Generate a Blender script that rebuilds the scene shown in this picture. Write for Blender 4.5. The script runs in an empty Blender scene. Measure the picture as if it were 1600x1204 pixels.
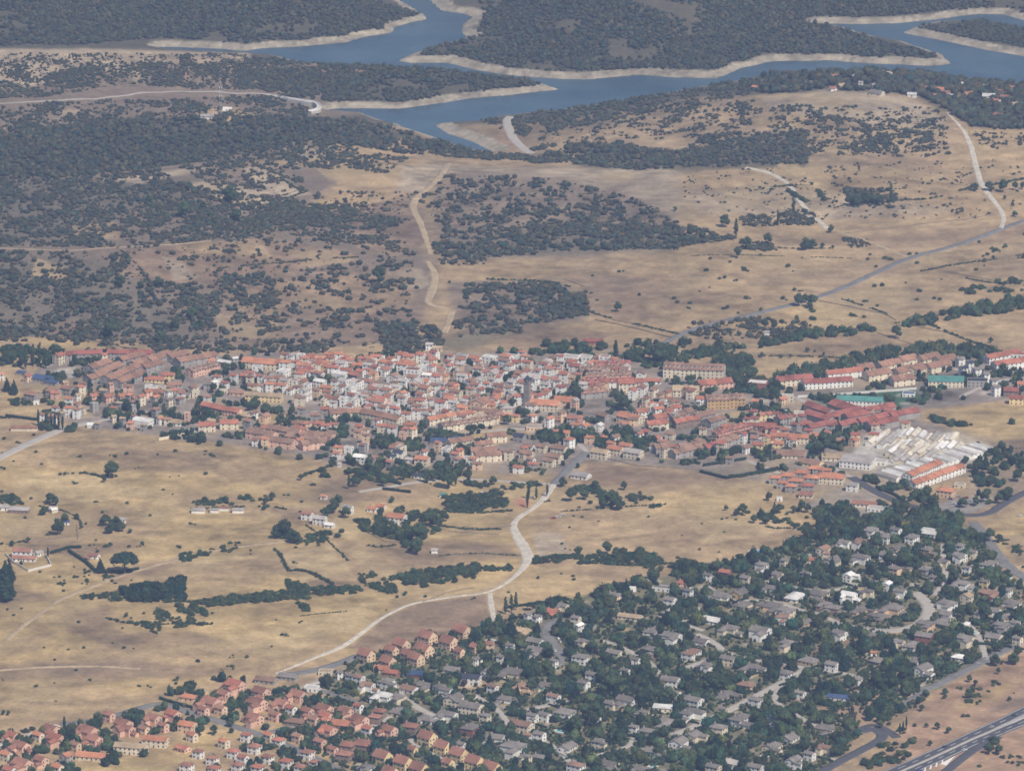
import bpy, math, random
import numpy as np
random.seed(7); rng = np.random.default_rng(7)
R = math.radians
S = bpy.context.scene
COL = S.collection

# ------------------------------------------------------------------ camera
CAMZ = 1500.0; PITCH = 16.0; FPX = 9250.0           # picture units: 1600 x 1204
cam_d = bpy.data.cameras.new('camera'); cam = bpy.data.objects.new('camera', cam_d); COL.objects.link(cam)
cam.location = (0, 0, CAMZ); cam.rotation_euler = (R(90 - PITCH), 0, 0)
cam_d.sensor_width = 36.0; cam_d.lens = 36.0 * FPX / 1600.0
cam_d.clip_start = 10.0; cam_d.clip_end = 90000.0
S.camera = cam

# ------------------------------------------------------------------ light
SUN_EL, SUN_AZ = 51.0, 145.0        # azimuth from the view direction clockwise: right of and behind the camera
w = bpy.data.worlds.new('World'); S.world = w; w.use_nodes = True
nt = w.node_tree; bg = nt.nodes['Background']
sky = nt.nodes.new('ShaderNodeTexSky'); sky.sky_type = 'NISHITA'; sky.sun_disc = False
sky.sun_elevation = R(SUN_EL); sky.sun_rotation = R(SUN_AZ)
nt.links.new(sky.outputs[0], bg.inputs[0]); bg.inputs[1].default_value = 0.075
sl = bpy.data.lights.new('sun', 'SUN'); sl.energy = 4.7; sl.angle = R(0.5); sl.color = (1.0, 0.90, 0.76)
so = bpy.data.objects.new('sun', sl); COL.objects.link(so)
from mathutils import Vector
so.rotation_euler = Vector((math.cos(R(SUN_EL)) * math.sin(R(SUN_AZ)), math.cos(R(SUN_EL)) * math.cos(R(SUN_AZ)), math.sin(R(SUN_EL)))).to_track_quat('Z', 'Y').to_euler()
S.view_settings.view_transform = 'Standard'; S.view_settings.look = 'None'
S.view_settings.exposure = 0.24; S.view_settings.gamma = 1.0
S.view_settings.use_curve_mapping = False
S.cycles.filter_width = 1.65
S.cycles.max_bounces = 4; S.cycles.diffuse_bounces = 2; S.cycles.glossy_bounces = 2
S.cycles.volume_bounces = 0; S.cycles.transmission_bounces = 2

# ------------------------------------------------------------------ picture <-> ground
cp, sp = math.cos(R(PITCH)), math.sin(R(PITCH))
def ray(px, py):
    u = (np.asarray(px, float) - 800) / FPX; v = (602 - np.asarray(py, float)) / FPX
    return u, cp + v * sp, -sp + v * cp          # x right, y forward, z up (per unit of depth)
def proj(x, y, z):
    z = z - CAMZ
    d = y * cp - z * sp; up = y * sp + z * cp
    d = np.maximum(d, 1.0)
    return 800 + FPX * x / d, 602 - FPX * up / d
def flat(px, py, z0=0.0):
    dx, dy, dz = ray(px, py); s = (z0 - CAMZ) / dz
    return dx * s, dy * s
def pxm(y): return FPX / (y * cp + CAMZ * sp)     # picture px per metre at ground distance y

# ------------------------------------------------------------------ noise
_perm = rng.random((64, 64))
def vnoise(x, y, s):
    x = np.asarray(x) / s; y = np.asarray(y) / s
    xi = np.floor(x).astype(int); yi = np.floor(y).astype(int); fx = x - xi; fy = y - yi
    fx = fx * fx * (3 - 2 * fx); fy = fy * fy * (3 - 2 * fy)
    a = _perm[xi % 64, yi % 64]; b = _perm[(xi + 1) % 64, yi % 64]
    c = _perm[xi % 64, (yi + 1) % 64]; d = _perm[(xi + 1) % 64, (yi + 1) % 64]
    return (a * (1 - fx) + b * fx) * (1 - fy) + (c * (1 - fx) + d * fx) * fy
def fbm(x, y, s, o=4):
    r = 0; a = 1; t = 0
    for k in range(o):
        r = r + a * vnoise(x + 37.1 * k, y - 91.7 * k, s); t += a; a *= .55; s *= .5
    return r / t
def sstep(a, b, x):
    t = np.clip((x - a) / (b - a), 0, 1); return t * t * (3 - 2 * t)

# ------------------------------------------------------------------ reservoir outline and terrain heights
WL = -10.0
WATER_PX = [
 [(250,73),(330,76),(385,79),(405,76),(470,73),(540,67),(574,57),(614,51),(618,42),(641,35),(665,30),(663,22),(640,8),(600,-12),(560,-40),(640,-40),(660,-8),(690,18),(719,21),(739,27),(724,38),(722,50),(730,59),(682,71),(648,83),(622,95),(640,98),(700,98),(745,110),(800,118),(867,123),(911,125),(940,123),(1000,117),(1060,121),(1115,123),(1135,117),(1158,106),(1205,96),(1296,94),(1357,99),(1448,103),(1488,101),(1472,84),(1458,80),(1414,67),(1357,54),(1318,42),(1279,36),(1330,38),(1397,37),(1465,30),(1532,22),(1566,22),(1600,32),(1680,45),(1800,60),(1800,75),(1680,60),(1600,45),(1532,33),(1465,33),(1431,43),(1411,51),(1465,62),(1532,76),(1600,88),(1700,105),(1850,120),(1850,150),(1700,142),(1600,131),(1546,128),(1499,119),(1431,112),(1364,109),(1296,111),(1195,117),(1127,131),(1060,142),(1002,152),(867,172),(786,182),(732,190),(680,195),(699,209),(732,219),(755,231),(770,237),(735,233),(665,210),(597,188),(564,178),(505,172),(530,169),(624,170),(732,155),(817,146),(876,140),(834,126),(740,116),(672,108),(600,105),(540,102),(472,97),(425,86),(385,83),(330,80),(250,77)],
]
WP = [np.array(flat(*np.array(p, float).T, WL)).T for p in WATER_PX]
def inpoly(px, py, poly):
    poly = np.asarray(poly, float); inside = np.zeros(np.shape(px), bool); n = len(poly)
    for i in range(n):
        x1, y1 = poly[i]; x2, y2 = poly[(i + 1) % n]
        if y1 == y2: continue
        c = ((y1 > py) != (y2 > py)) & (px < (x2 - x1) * (py - y1) / (y2 - y1) + x1)
        inside ^= c
    return inside
def dseg(x, y, pts, closed=False):
    pts = np.asarray(pts, float); d = np.full(np.shape(x), 1e9); n = len(pts)
    for i in range(n if closed else n - 1):
        a = pts[i]; b = pts[(i + 1) % n]; v = b - a; L = max(v @ v, 1e-9)
        t = np.clip(((x - a[0]) * v[0] + (y - a[1]) * v[1]) / L, 0, 1)
        d = np.minimum(d, np.hypot(x - a[0] - t * v[0], y - a[1] - t * v[1]))
    return d
CTRL = [(0,600,0),(400,600,0),(800,600,0),(1200,600,2),(1600,600,4),(0,800,0),(400,800,2),(800,800,-2),(1200,800,2),(1600,800,4),
 (0,1000,4),(400,1000,6),(800,1000,0),(1200,1000,0),(1600,1000,0),(0,1200,0),(400,1200,0),(800,1200,-2),(1200,1200,0),(1600,1200,2),
 (1250,175,26),(1350,160,26),(1150,185,18),(1250,240,20),(1450,200,16),(1560,170,10),(1000,200,6),(860,210,0),(700,250,2),(1100,300,8),(1500,300,6),(900,330,6),(1300,400,3),(900,450,3),(1500,480,2),
 (60,110,38),(200,105,36),(330,108,30),(450,125,14),(520,150,4),(60,180,24),(250,170,14),(345,188,16),(400,215,4),(120,235,4),(0,260,0),(260,240,0),
 (100,330,16),(280,310,18),(420,290,12),(550,270,8),(60,430,20),(200,420,26),(330,400,22),(480,380,12),(600,340,8),(60,530,6),(250,530,6),(420,500,8),(600,480,4),(720,470,3),
 (700,135,7),(600,140,8),(800,138,4),(300,30,34),(100,20,40),(500,30,22),(300,-40,60),(700,50,8),(900,60,34),(1100,40,44),(1000,-20,70),(1300,70,16),(1400,80,6),(1300,0,44),(1550,0,40),(1550,60,8),(1650,70,10),(800,-120,90),(200,-150,90),(1500,-120,90)]
_c = np.array(CTRL, float); _cx, _cy = flat(_c[:, 0], _c[:, 1]); _cz = _c[:, 2]
GX0, GY0, GS, GNX, GNY = -1000.0, 3700.0, 5.0, 401, 961
gx = GX0 + GS * np.arange(GNX); gy = GY0 + GS * np.arange(GNY)
XX, YY = np.meshgrid(gx, gy)
num = np.zeros_like(XX); den = np.zeros_like(XX)
for a, b, c in zip(_cx, _cy, _cz):
    ww = 1.0 / (((XX - a) / 1.0) ** 2 + ((YY - b) / 2.0) ** 2 + 45.0 ** 2) ** 2
    num += ww * c; den += ww
HH = num / den
amp = 1.0 + 3.5 * sstep(5600, 6000, YY)
HH += (fbm(XX, YY, 240) - .5) * 7 * amp * .6 + (fbm(XX + 500, YY, 60) - .5) * 1.6 * amp
DW = np.full_like(XX, 1e4); far = YY > 5500
ins = np.zeros_like(far)
for p in WP:
    DW[far] = np.minimum(DW[far], dseg(XX[far], YY[far], p, True)); ins[far] |= inpoly(XX[far], YY[far], p)
DWn = np.maximum(DW + (fbm(XX, YY, 34) - .5) * 17, 0.3)
BK = 14.0
HB = np.maximum(HH, WL + 8.0)
shore = WL + np.minimum(DWn, BK) * (4.2 / BK)
HH = np.where(DWn < BK, shore, (WL + 4.2) + (HB - WL - 4.2) * sstep(BK * .6, 190, DWn))
HH = np.where(ins, WL - np.minimum(DW * .3, 4) - .15, HH)
HH = np.where((~far), np.maximum(HH, -8), HH)
def hz(x, y):
    fx = np.clip((np.asarray(x, float) - GX0) / GS, 0, GNX - 1.001); fy = np.clip((np.asarray(y, float) - GY0) / GS, 0, GNY - 1.001)
    i = fx.astype(int); j = fy.astype(int); u = fx - i; v = fy - j
    return (HH[j, i] * (1 - u) + HH[j, i + 1] * u) * (1 - v) + (HH[j + 1, i] * (1 - u) + HH[j + 1, i + 1] * u) * v
def dwat(x, y):
    i = np.clip(((np.asarray(x, float) - GX0) / GS).astype(int), 0, GNX - 1); j = np.clip(((np.asarray(y, float) - GY0) / GS).astype(int), 0, GNY - 1)
    return np.where(ins[j, i], -DW[j, i], DWn[j, i])
def G(px, py):
    """picture position -> point on the terrain"""
    px = np.atleast_1d(np.asarray(px, float)); py = np.atleast_1d(np.asarray(py, float))
    dx, dy, dz = ray(px, py); s0 = (130 - CAMZ) / dz; s1 = (-16 - CAMZ) / dz
    N = 220; t = np.linspace(0, 1, N)[None, :]; s = s0[:, None] + (s1 - s0)[:, None] * t
    X = dx[:, None] * s; Y = dy[:, None] * s; Z = CAMZ + dz[:, None] * s
    below = Z <= hz(X, Y); k = np.argmax(below, 1); k = np.maximum(k, 1); r = np.arange(len(px))
    f0 = Z[r, k - 1] - hz(X[r, k - 1], Y[r, k - 1]); f1 = Z[r, k] - hz(X[r, k], Y[r, k])
    q = f0 / np.maximum(f0 - f1, 1e-6); s = s[r, k - 1] + (s[r, k] - s[r, k - 1]) * q
    x = dx * s; y = dy * s
    return np.stack([x, y, hz(x, y)], 1)
def g1(px, py): return G(px, py)[0]

# ------------------------------------------------------------------ materials
def mat(name, col, rough=.85, nscale=None, namt=0.0, spec=.2, objrand=0.0, attr=False, vscale=None):
    m = bpy.data.materials.new(name); m.use_nodes = True; n = m.node_tree.nodes; l = m.node_tree.links
    b = n['Principled BSDF']; b.inputs['Roughness'].default_value = rough
    b.inputs['Specular IOR Level'].default_value = spec
    if attr:
        a = n.new('ShaderNodeAttribute'); a.attribute_name = 'Col'; src = a.outputs['Color']
    else:
        rgb = n.new('ShaderNodeRGB'); rgb.outputs[0].default_value = (*col, 1); src = rgb.outputs[0]
    def mul(src, fac):
        mx = n.new('ShaderNodeVectorMath'); mx.operation = 'SCALE'; l.new(src, mx.inputs[0]); l.new(fac, mx.inputs['Scale']); return mx.outputs[0]
    def rng_(v, lo, hi, a0=0.0, a1=1.0):
        r = n.new('ShaderNodeMapRange'); l.new(v, r.inputs[0]); r.inputs[1].default_value = a0; r.inputs[2].default_value = a1
        r.inputs[3].default_value = lo; r.inputs[4].default_value = hi; return r.outputs[0]
    if nscale:
        g = n.new('ShaderNodeNewGeometry')
        for sc in (nscale if isinstance(nscale, (list, tuple)) else [nscale]):
            t = n.new('ShaderNodeTexNoise'); t.inputs['Scale'].default_value = sc; t.inputs['Detail'].default_value = 3
            l.new(g.outputs['Position'], t.inputs['Vector']); src = mul(src, rng_(t.outputs[0], 1 - namt, 1 + namt, .25, .75))
    if objrand:
        o = n.new('ShaderNodeObjectInfo'); src = mul(src, rng_(o.outputs['Random'], 1 - objrand, 1 + objrand))
    l.new(src, b.inputs['Base Color'])
    return m
# ------------------------------------------------------------------ soil and land-use map
C = dict(straw=(.40,.292,.145), straw2=(.45,.345,.19), tan=(.345,.25,.143), tanp=(.36,.29,.205), brown=(.235,.165,.11), mauve=(.20,.155,.115),
 wood=(.10,.09,.062), sand=(.46,.40,.31), pave=(.30,.275,.25), pavep=(.50,.47,.42), town=(.25,.21,.18), garden=(.17,.155,.095), lawn=(.08,.12,.05),
 pitch=(.055,.11,.06), soil=(.33,.22,.145), dark=(.12,.115,.085), gravel=(.52,.48,.41), asph=(.15,.15,.155), court=(.42,.17,.12), clay=(.34,.19,.12))
PW, PH, PM = 1700, 1304, 50                     # map with a margin round the frame
PAINT = np.zeros((PH, PW, 3), np.float32); PAINT[:] = C['tan']
def blur(a, r):
    for ax in (0, 1):
        k = int(r if ax == 1 else max(1, r * .45))
        if k < 1: continue
        pad = [(0, 0)] * a.ndim; pad[ax] = (k, k); b = np.pad(a, pad, mode='edge'); cs = np.cumsum(b, axis=ax, dtype=np.float64)
        sl1 = [slice(None)] * a.ndim; sl2 = [slice(None)] * a.ndim
        z = np.zeros_like(np.take(cs, [0], axis=ax)); cs = np.concatenate([z, cs], axis=ax)
        n = a.shape[ax]; sl1[ax] = slice(2 * k + 1, 2 * k + 1 + n); sl2[ax] = slice(0, n)
        a = ((cs[tuple(sl1)] - cs[tuple(sl2)]) / (2 * k + 1)).astype(np.float32)
    return a
def mask(poly, soft=4, warp=0):
    p = np.array(poly, float) + PM
    m = int(soft * 3 + warp + 4)
    x0 = max(0, int(p[:, 0].min()) - m); x1 = min(PW, int(p[:, 0].max()) + m); y0 = max(0, int(p[:, 1].min()) - m); y1 = min(PH, int(p[:, 1].max()) + m)
    yy, xx = np.mgrid[y0:y1, x0:x1].astype(float)
    if warp:
        wx = (fbm(xx, yy * 3, 60) - .5) * 2 * warp; wy = (fbm(xx + 300, yy * 3, 60) - .5) * warp
        xx = xx + wx; yy = yy + wy
    mk = inpoly(xx, yy, p).astype(np.float32)
    if soft >= 1: mk = blur(blur(mk, soft), soft)
    return mk, (slice(y0, y1), slice(x0, x1))
def paint(c, poly, soft=4, warp=6, a=1.0):
    mk, sl = mask(poly, soft, warp); c = np.array(C[c] if isinstance(c, str) else c, np.float32)
    PAINT[sl] = PAINT[sl] * (1 - a * mk[..., None]) + c * a * mk[..., None]
def blob(c, x, y, w, h=None, a=1.0, soft=2):
    h = h or w * .3; t = np.linspace(0, 2 * math.pi, 13)[:-1]
    paint(c, np.stack([x + w / 2 * np.cos(t), y + h / 2 * np.sin(t)], 1), soft, 2, a)
L, RT, TP, BT = -60, 1660, -60, 1264
paint('wood', [(L,TP),(RT,TP),(RT,140),(1100,150),(900,185),(640,200),(500,180),(400,100),(L,85)], 6, 4)
paint('mauve', [(L,90),(520,100),(560,180),(430,250),(L,290)], 10, 14)
paint('tanp', [(L,78),(140,76),(390,82),(392,92),(250,100),(120,118),(40,138),(L,140)], 3, 10)
for q in ([(395,98),(440,100),(430,106),(398,107)], [(480,98),(540,100),(590,108),(560,116),(500,114)]): paint('soil', q, 3, 4, .7)
paint('wood', [(L,205),(80,212),(150,190),(300,182),(420,180),(560,185),(640,205),(720,235),(640,243),(560,232),(450,228),(350,243),(230,262),(120,278),(L,285)], 8, 14)
paint('tan', [(305,178),(330,168),(370,168),(410,188),(370,192),(330,190)], 3, 3)
paint('sand', [(315,178),(328,176),(340,178),(340,182),(315,182)], 2, 1)
paint('mauve', [(L,280),(350,262),(640,250),(700,258),(655,310),(665,380),(685,440),(640,535),(400,545),(L,528)], 10, 16)
paint('dark', [(L,285),(330,275),(300,330),(120,330),(180,370),(L,384)], 10, 14, .6)
paint('dark', [(L,410),(150,400),(240,470),(330,520),(L,525)], 12, 14, .5)
paint('tan', [(470,215),(640,218),(700,245),(690,270),(650,300),(560,325),(470,325),(530,285),(490,245)], 6, 14)
for q in ([(378,262),(410,257),(452,284),(470,296),(430,300),(400,285)], [(430,226),(500,215),(530,235),(490,250),(440,245)], [(150,280),(240,270),(320,256),(337,262),(215,287)],
          [(282,288),(335,284),(420,298),(436,312),(385,330),(345,315)], [(432,300),(470,295),(486,303),(440,312)], [(625,258),(700,257),(660,300),(622,300)], [(265,395),(300,420),(308,435),(270,440)]):
    paint('tanp', q, 2, 5)
paint('brown', [(190,392),(330,378),(430,372),(560,400),(440,430),(300,440),(235,440)], 5, 12)
for q_ in [([(150,392),(210,398),(235,440),(195,432)],'brown'),([(278,386),(335,378),(350,400),(300,404)],'tan'),([(345,380),(405,372),(425,405),(370,400)],'tan'),([(255,400),(285,408),(308,434),(270,436)],'tanp'),([(400,440),(470,432),(480,470),(420,500),(350,505)],'tan'),([(480,440),(600,425),(650,440),(640,480),(540,500),(470,470)],'tan'),([(540,330),(640,300),(660,380),(620,400),(560,390)],'brown'),([(600,425),(660,420),(675,445),(640,455)],'tanp'),
  ([(100,352),(180,345),(190,372),(130,380)],'tan'),([(60,405),(120,420),(110,440),(50,430)],'tan'),([(60,512),(120,500),(150,515),(80,522)],'brown'),([(90,175),(120,172),(118,205),(85,205)],'town'),([(0,88),(380,84),(390,92),(200,98),(0,105)],'tanp'),([(205,108),(220,108),(215,135),(205,135)],'tanp'),([(262,112),(300,108),(285,140),(272,140)],'soil')]: paint(q_[1], q_[0], 2, 6, .8)
paint('brown', [(340,430),(640,420),(660,500),(560,540),(350,540)], 10, 20, .6)
paint('tan', [(L,528),(140,525),(240,540),(260,552),(80,556),(L,552)], 4, 8); paint('straw', [(30,528),(140,530),(150,545),(70,543)], 4, 6, .7)
paint('tanp', [(690,258),(850,262),(1060,262),(1060,345),(900,330),(720,300)], 8, 12)
paint('mauve', [(690,268),(850,275),(1000,310),(1060,350),(1060,392),(700,408),(668,340)], 10, 16, .9)
paint('dark', [(690,370),(900,355),(1060,360),(1060,390),(720,408)], 8, 12, .5)
paint('mauve', [(840,190),(1200,150),(1450,150),(1490,200),(1490,240),(1300,265),(1060,262),(830,250)], 10, 14, .35)
paint('tanp', [(1180,158),(1280,140),(1410,150),(1480,185),(1450,205),(1300,190)], 5, 8)
paint('wood', [(895,222),(1060,235),(1260,205),(1265,262),(1060,268),(900,262)], 6, 10, .8)
paint('wood', [(740,185),(900,165),(1060,140),(1200,115),(1300,110),(1440,115),(1440,148),(1290,140),(1180,152),(1000,185),(860,215),(760,250)], 6, 10, .35)
paint('sand', [(672,196),(700,196),(762,222),(784,236),(750,236),(735,226),(700,212)], 3, 3); paint('soil', [(780,185),(815,215),(828,240),(790,238),(770,215)], 4, 5, .7)
paint('wood', [(1440,118),(RT,128),(RT,205),(1520,200),(1490,178),(1430,155)], 5, 8, .8)
paint('brown', [(900,435),(1080,425),(1120,470),(990,505),(900,480)], 10, 16, .7)
paint('tanp', [(1060,300),(1200,290),(1500,330),(1300,345),(1080,330)], 10, 16, .7)
paint('brown', [(1200,380),(1420,360),(RT,350),(RT,370),(1400,392)], 8, 14, .5)
paint('brown', [(1310,240),(1480,250),(1460,275),(1330,262)], 8, 14, .6)
paint('straw2', [(1210,255),(1240,255),(1300,300),(1280,300)], 2, 2, .7)
paint('straw', [(1120,500),(1270,470),(1340,490),(1330,510),(1180,520)], 5, 8, .6)
paint('brown', [(1150,520),(1380,520),(1420,545),(1260,560),(1130,580)], 5, 8, .5)
paint('mauve', [(700,440),(880,440),(915,470),(920,500),(730,520),(705,490)], 5, 10, .9)
paint('dark', [(700,525),(800,500),(820,520),(740,545),(600,548),(590,520)], 8, 10, .7)
paint('brown', [(760,545),(830,510),(900,508),(950,525),(900,545)], 5, 6, .6)
# village ground
paint('town', [(80,556),(240,548),(340,555),(450,548),(560,560),(700,550),(830,548),(960,545),(1010,570),(1130,572),(1180,600),(1330,590),(1440,557),(RT,545),(RT,615),(1440,640),(1560,685),(1555,712),(1520,740),(1330,790),(1290,770),(1160,745),(1050,730),(920,720),(870,740),(560,735),(470,710),(330,690),(190,675),(60,650),(30,600)], 4, 5)
paint('straw', [(50,600),(140,590),(145,650),(60,655),(0,640),(0,600)], 6, 8, .7)
paint('straw', [(1440,640),(RT,625),(RT,690),(1560,690),(1430,655)], 6, 8, .9); paint('mauve', [(1540,690),(RT,680),(RT,720),(1560,715)], 4, 6, .7)
paint('pavep', [(81,583),(93,576),(120,574),(118,580),(113,591),(81,590)], 1, 0)
paint('pave', [(250,678),(310,668),(330,680),(300,690),(255,684)], 2, 2)
paint('pitch', [(1255,617),(1330,612),(1430,608),(1445,622),(1400,640),(1290,632)], 2, 2)
paint('pavep', [(1345,680),(1500,676),(1555,700),(1540,716),(1430,762),(1385,752),(1325,722)], 3, 4, .8)
paint('pave', [(540,632),(620,622),(640,640),(560,650)], 3, 3)
paint('straw', [(400,648),(450,645),(470,665),(420,668)], 3, 5); paint('straw', [(1080,648),(1160,642),(1200,650),(1150,662),(1095,658)], 3, 4, .8)
paint('straw', [(690,680),(790,664),(800,672),(720,690)], 3, 4)
# near fields
paint('straw', [(L,730),(90,682),(200,674),(330,697),(480,722),(560,745),(800,745),(860,745),(830,800),(835,880),(560,1025),(330,1065),(L,1150)], 5, 8)
for q in ([(L,700),(150,676),(320,700),(200,720),(60,730)], [(250,700),(480,725),(500,760),(330,750)], [(20,800),(200,790),(260,830),(60,850)], [(120,890),(330,870),(560,850),(700,880),(500,900),(250,905)],
          [(300,760),(420,790),(560,800),(420,810),(250,790)], [(430,860),(560,840),(720,880),(600,910),(470,900)], [(180,1020),(400,1000),(560,1000),(500,1040),(250,1050)], [(L,1090),(120,1060),(260,1090),(100,1130),(L,1140)]):
    paint('tan', q, 10, 18, .8)
for q in ([(L,922),(80,924),(100,938),(L,945)], [(L,1038),(90,1034),(200,1028),(330,1045),(500,1040),(300,1060),(L,1066)], [(150,895),(330,868),(300,880),(185,915)], [(95,955),(170,945),(180,985),(110,990)], [(520,735),(650,750),(700,775),(560,790),(480,780)], [(90,1040),(190,1038),(160,1052),(80,1054)],
          [(20,830),(90,850),(200,842),(230,855),(120,870),(30,862)], [(600,845),(800,850),(815,870),(620,880)]):
    paint('brown', q, 7, 14, .75)
paint('straw2', [(480,810),(540,840),(600,835),(560,815)], 4, 5, .7); paint('straw2', [(540,860),(600,905),(640,910),(560,850)], 2, 2, .5)
for q in ([(545,1012),(600,965),(660,941),(758,930),(766,975),(690,992),(590,1016)], [(920,722),(1100,742),(1170,752),(1100,768),(980,778),(900,770)]): paint('brown', q, 2, 3, .85)
paint('tan', [(890,765),(1180,752),(1335,812),(1210,870),(1040,885),(875,870),(850,800)], 5, 8); paint('straw', [(1000,775),(1150,760),(1220,790),(1320,790),(1330,830),(1200,815),(1020,800)], 8, 12, .8)
paint('brown', [(1030,830),(1200,815),(1280,830),(1150,850)], 8, 14, .5)
paint('tanp', [(833,832),(875,832),(898,868),(838,872)], 1, 0)
paint('straw', [(830,885),(1040,890),(1090,885),(1040,905),(960,930),(830,945),(772,930)], 4, 6, .6); paint('brown', [(900,885),(1050,890),(1040,905),(930,908)], 4, 6, .6)
paint('garden', [(1080,735),(1180,725),(1200,738),(1120,748)], 3, 3, .5)
for q, c_ in [([(430,862),(520,850),(560,905),(480,915)],'straw2'),([(470,905),(560,896),(590,918),(500,925)],'brown'),([(250,905),(330,890),(430,905),(340,925)],'tan'),([(420,795),(500,790),(560,812),(470,822)],'brown'),([(560,765),(690,760),(720,790),(620,800)],'tan'),([(690,690),(800,668),(840,676),(760,700)],'straw'),
  ([(20,742),(160,738),(240,770),(120,790),(30,780)],'straw2'),([(200,700),(330,712),(300,740),(180,735)],'brown'),([(235,880),(330,862),(430,862),(330,885)],'straw2'),([(640,905),(760,895),(790,905),(690,925)],'straw'),([(1080,820),(1200,800),(1230,830),(1100,850)],'straw2'),([(330,1000),(520,960),(600,930),(560,975),(430,1030)],'straw2'),([(120,990),(300,985),(360,1000),(200,1020)],'brown'),([(0,1000),(90,985),(60,1020),(0,1025)],'tan')]: paint(c_, q, 2, 4, .55)
# housing estates
EST = [(500,1062),(560,1025),(640,1008),(770,975),(830,955),(870,942),(960,915),(1000,905),(1080,892),(1200,862),(1330,812),(1420,800),(1530,822),(1570,895),(1610,925),(RT,950),(RT,985),(1600,1000),(1470,1066),(1420,1110),(1340,1150),(1250,BT),(480,BT)]
paint('garden', EST, 3, 3)
paint('tan', [(L,1165),(120,1112),(250,1097),(500,1052),(560,1200),(560,BT),(L,BT)], 3, 4)
paint('straw', [(240,1168),(330,1133),(395,1125),(370,1152),(290,1188),(200,1200),(120,1204)], 3, 4); paint('straw', [(100,1195),(210,1180),(290,1185),(200,1230),(80,1230)], 3, 3)
paint('straw', [(520,1095),(575,1105),(590,1118),(555,1125),(525,1112)], 2, 3); paint('straw', [(420,1118),(480,1122),(470,1155),(430,1145)], 3, 3, .7)
paint('soil', [(1290,1075),(1400,1060),(1440,1085),(1400,1130),(1350,1145),(1270,1120)], 6, 8, .9)
paint('soil', [(1200,998),(1340,985),(1350,1010),(1250,1030)], 5, 5, .7)
paint('soil', [(1610,1010),(1480,1070),(1430,1110),(1330,BT),(RT,BT),(RT,1005)], 4, 5)
paint('straw', [(1500,1100),(1570,1065),(1610,1060),(1560,1090),(1480,1120)], 6, 8, .7); paint('mauve', [(1540,1110),(1600,1085),(1610,1095),(1560,1112)], 5, 5, .7)
paint('straw', [(1530,830),(1600,790),(RT,780),(RT,900),(1600,890)], 4, 5); paint('mauve', [(1560,840),(RT,825),(RT,870),(1590,885)], 4, 8, .5)
paint('pave', [(1440,790),(1540,770),(1555,785),(1520,800),(1440,812)], 3, 3); paint('tanp', [(1500,730),(1560,700),(1610,710),(1600,770),(1520,780)], 5, 6, .7)
paint('pave', [(1290,770),(1400,790),(1420,810),(1330,815),(1250,790)], 6, 5, .8)
paint('pavep', [(470,1072),(500,1060),(520,1070),(505,1078),(478,1080)], 2, 2); paint('soil', [(960,1108),(1000,1100),(1010,1110),(970,1120)], 2, 2, .4)
for a in [(815,785,26,16,'court'),(1055,958,30,15,'clay'),(740,1071,40,10,'soil'),(905,1130,22,8,'soil'),(1083,1177,30,12,'soil'),(1180,1137,40,14,'soil'),(1300,990,50,9,'straw'),(1560,1022,16,6,'soil')]:
    blob(a[4], a[0], a[1], a[2], a[3])

# small patches of patio, dry lawn and watered lawn in the gardens
yy_, xx_ = np.mgrid[0:PH, 0:PW]
estm = np.zeros((PH, PW), bool); _m, _sl = mask(EST, 0, 0); estm[_sl] = _m > .5
_r = random.Random(5); cnt = 0
while cnt < 1000:
    x = _r.uniform(500, 1640); y = _r.uniform(800, 1230)
    if not estm[int(y) + PM, int(x) + PM]: continue
    cnt += 1; c = _r.choice(['pavep', 'pavep', 'pave', 'tanp', 'soil', 'soil', 'lawn', 'lawn', 'straw', 'tan']); wd = _r.uniform(7, 22)
    blob(c, x, y, wd, wd * _r.uniform(.18, .35), .85, 1)
cnt = 0
while cnt < 260:
    x = _r.uniform(40, 1560); y = _r.uniform(556, 725)
    if not inpoly(np.array(x), np.array(y), [(80,556),(960,548),(1180,600),(1440,560),(1600,548),(1600,610),(1440,640),(1290,760),(560,735),(60,650)]): continue
    cnt += 1; blob(_r.choice(['pave', 'pavep', 'garden', 'town', 'tanp', 'pave']), x, y, _r.uniform(8, 26), _r.uniform(2, 6), .8, 1)

# ------------------------------------------------------------------ ground sheet
ys = list(np.geomspace(3980, 8150, 1000)); ys = [-6000, -2000, 500, 2000, 3000, 3600, 3850] + ys + [8400, 9000, 10000, 13000, 20000, 45000]
tc = np.linspace(-1.1, 1.1, 600); ts = np.concatenate([[-80, -30, -10, -5, -3, -2, -1.5, -1.25], tc, [1.25, 1.5, 2, 3, 5, 10, 30, 80]])
ys = np.array(ys); NC = len(ts); NR = len(ys)
sx = (0.0865 * 1.04 * np.sqrt(np.maximum(ys, 3500) ** 2 + 1500 ** 2))
VX = ts[None, :] * sx[:, None]; VY = np.repeat(ys[:, None], NC, 1)
VZ = hz(VX, VY); outside = (np.abs(VX) > 995) | (VY < 3705) | (VY > 8495)
VZ = np.where(outside, np.minimum(VZ, 60) * .8 + (fbm(VX, VY, 900) - .5) * 50 * sstep(1000, 4000, np.abs(VX) + np.maximum(0, np.abs(VY - 6000) - 2000)), VZ)
ppx, ppy = proj(VX, VY, VZ)
def psample(px, py, arr=None):
    arr = PAINT if arr is None else arr
    fx = np.clip(px + PM, 0, PW - 1.01); fy = np.clip(py + PM, 0, PH - 1.01); i = fx.astype(int); j = fy.astype(int)
    u = (fx - i)[..., None]; v = (fy - j)[..., None]
    if arr.ndim == 2: u = u[..., 0]; v = v[..., 0]
    return (arr[j, i] * (1 - u) + arr[j, i + 1] * u) * (1 - v) + (arr[j + 1, i] * (1 - u) + arr[j + 1, i + 1] * u) * v
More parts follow.
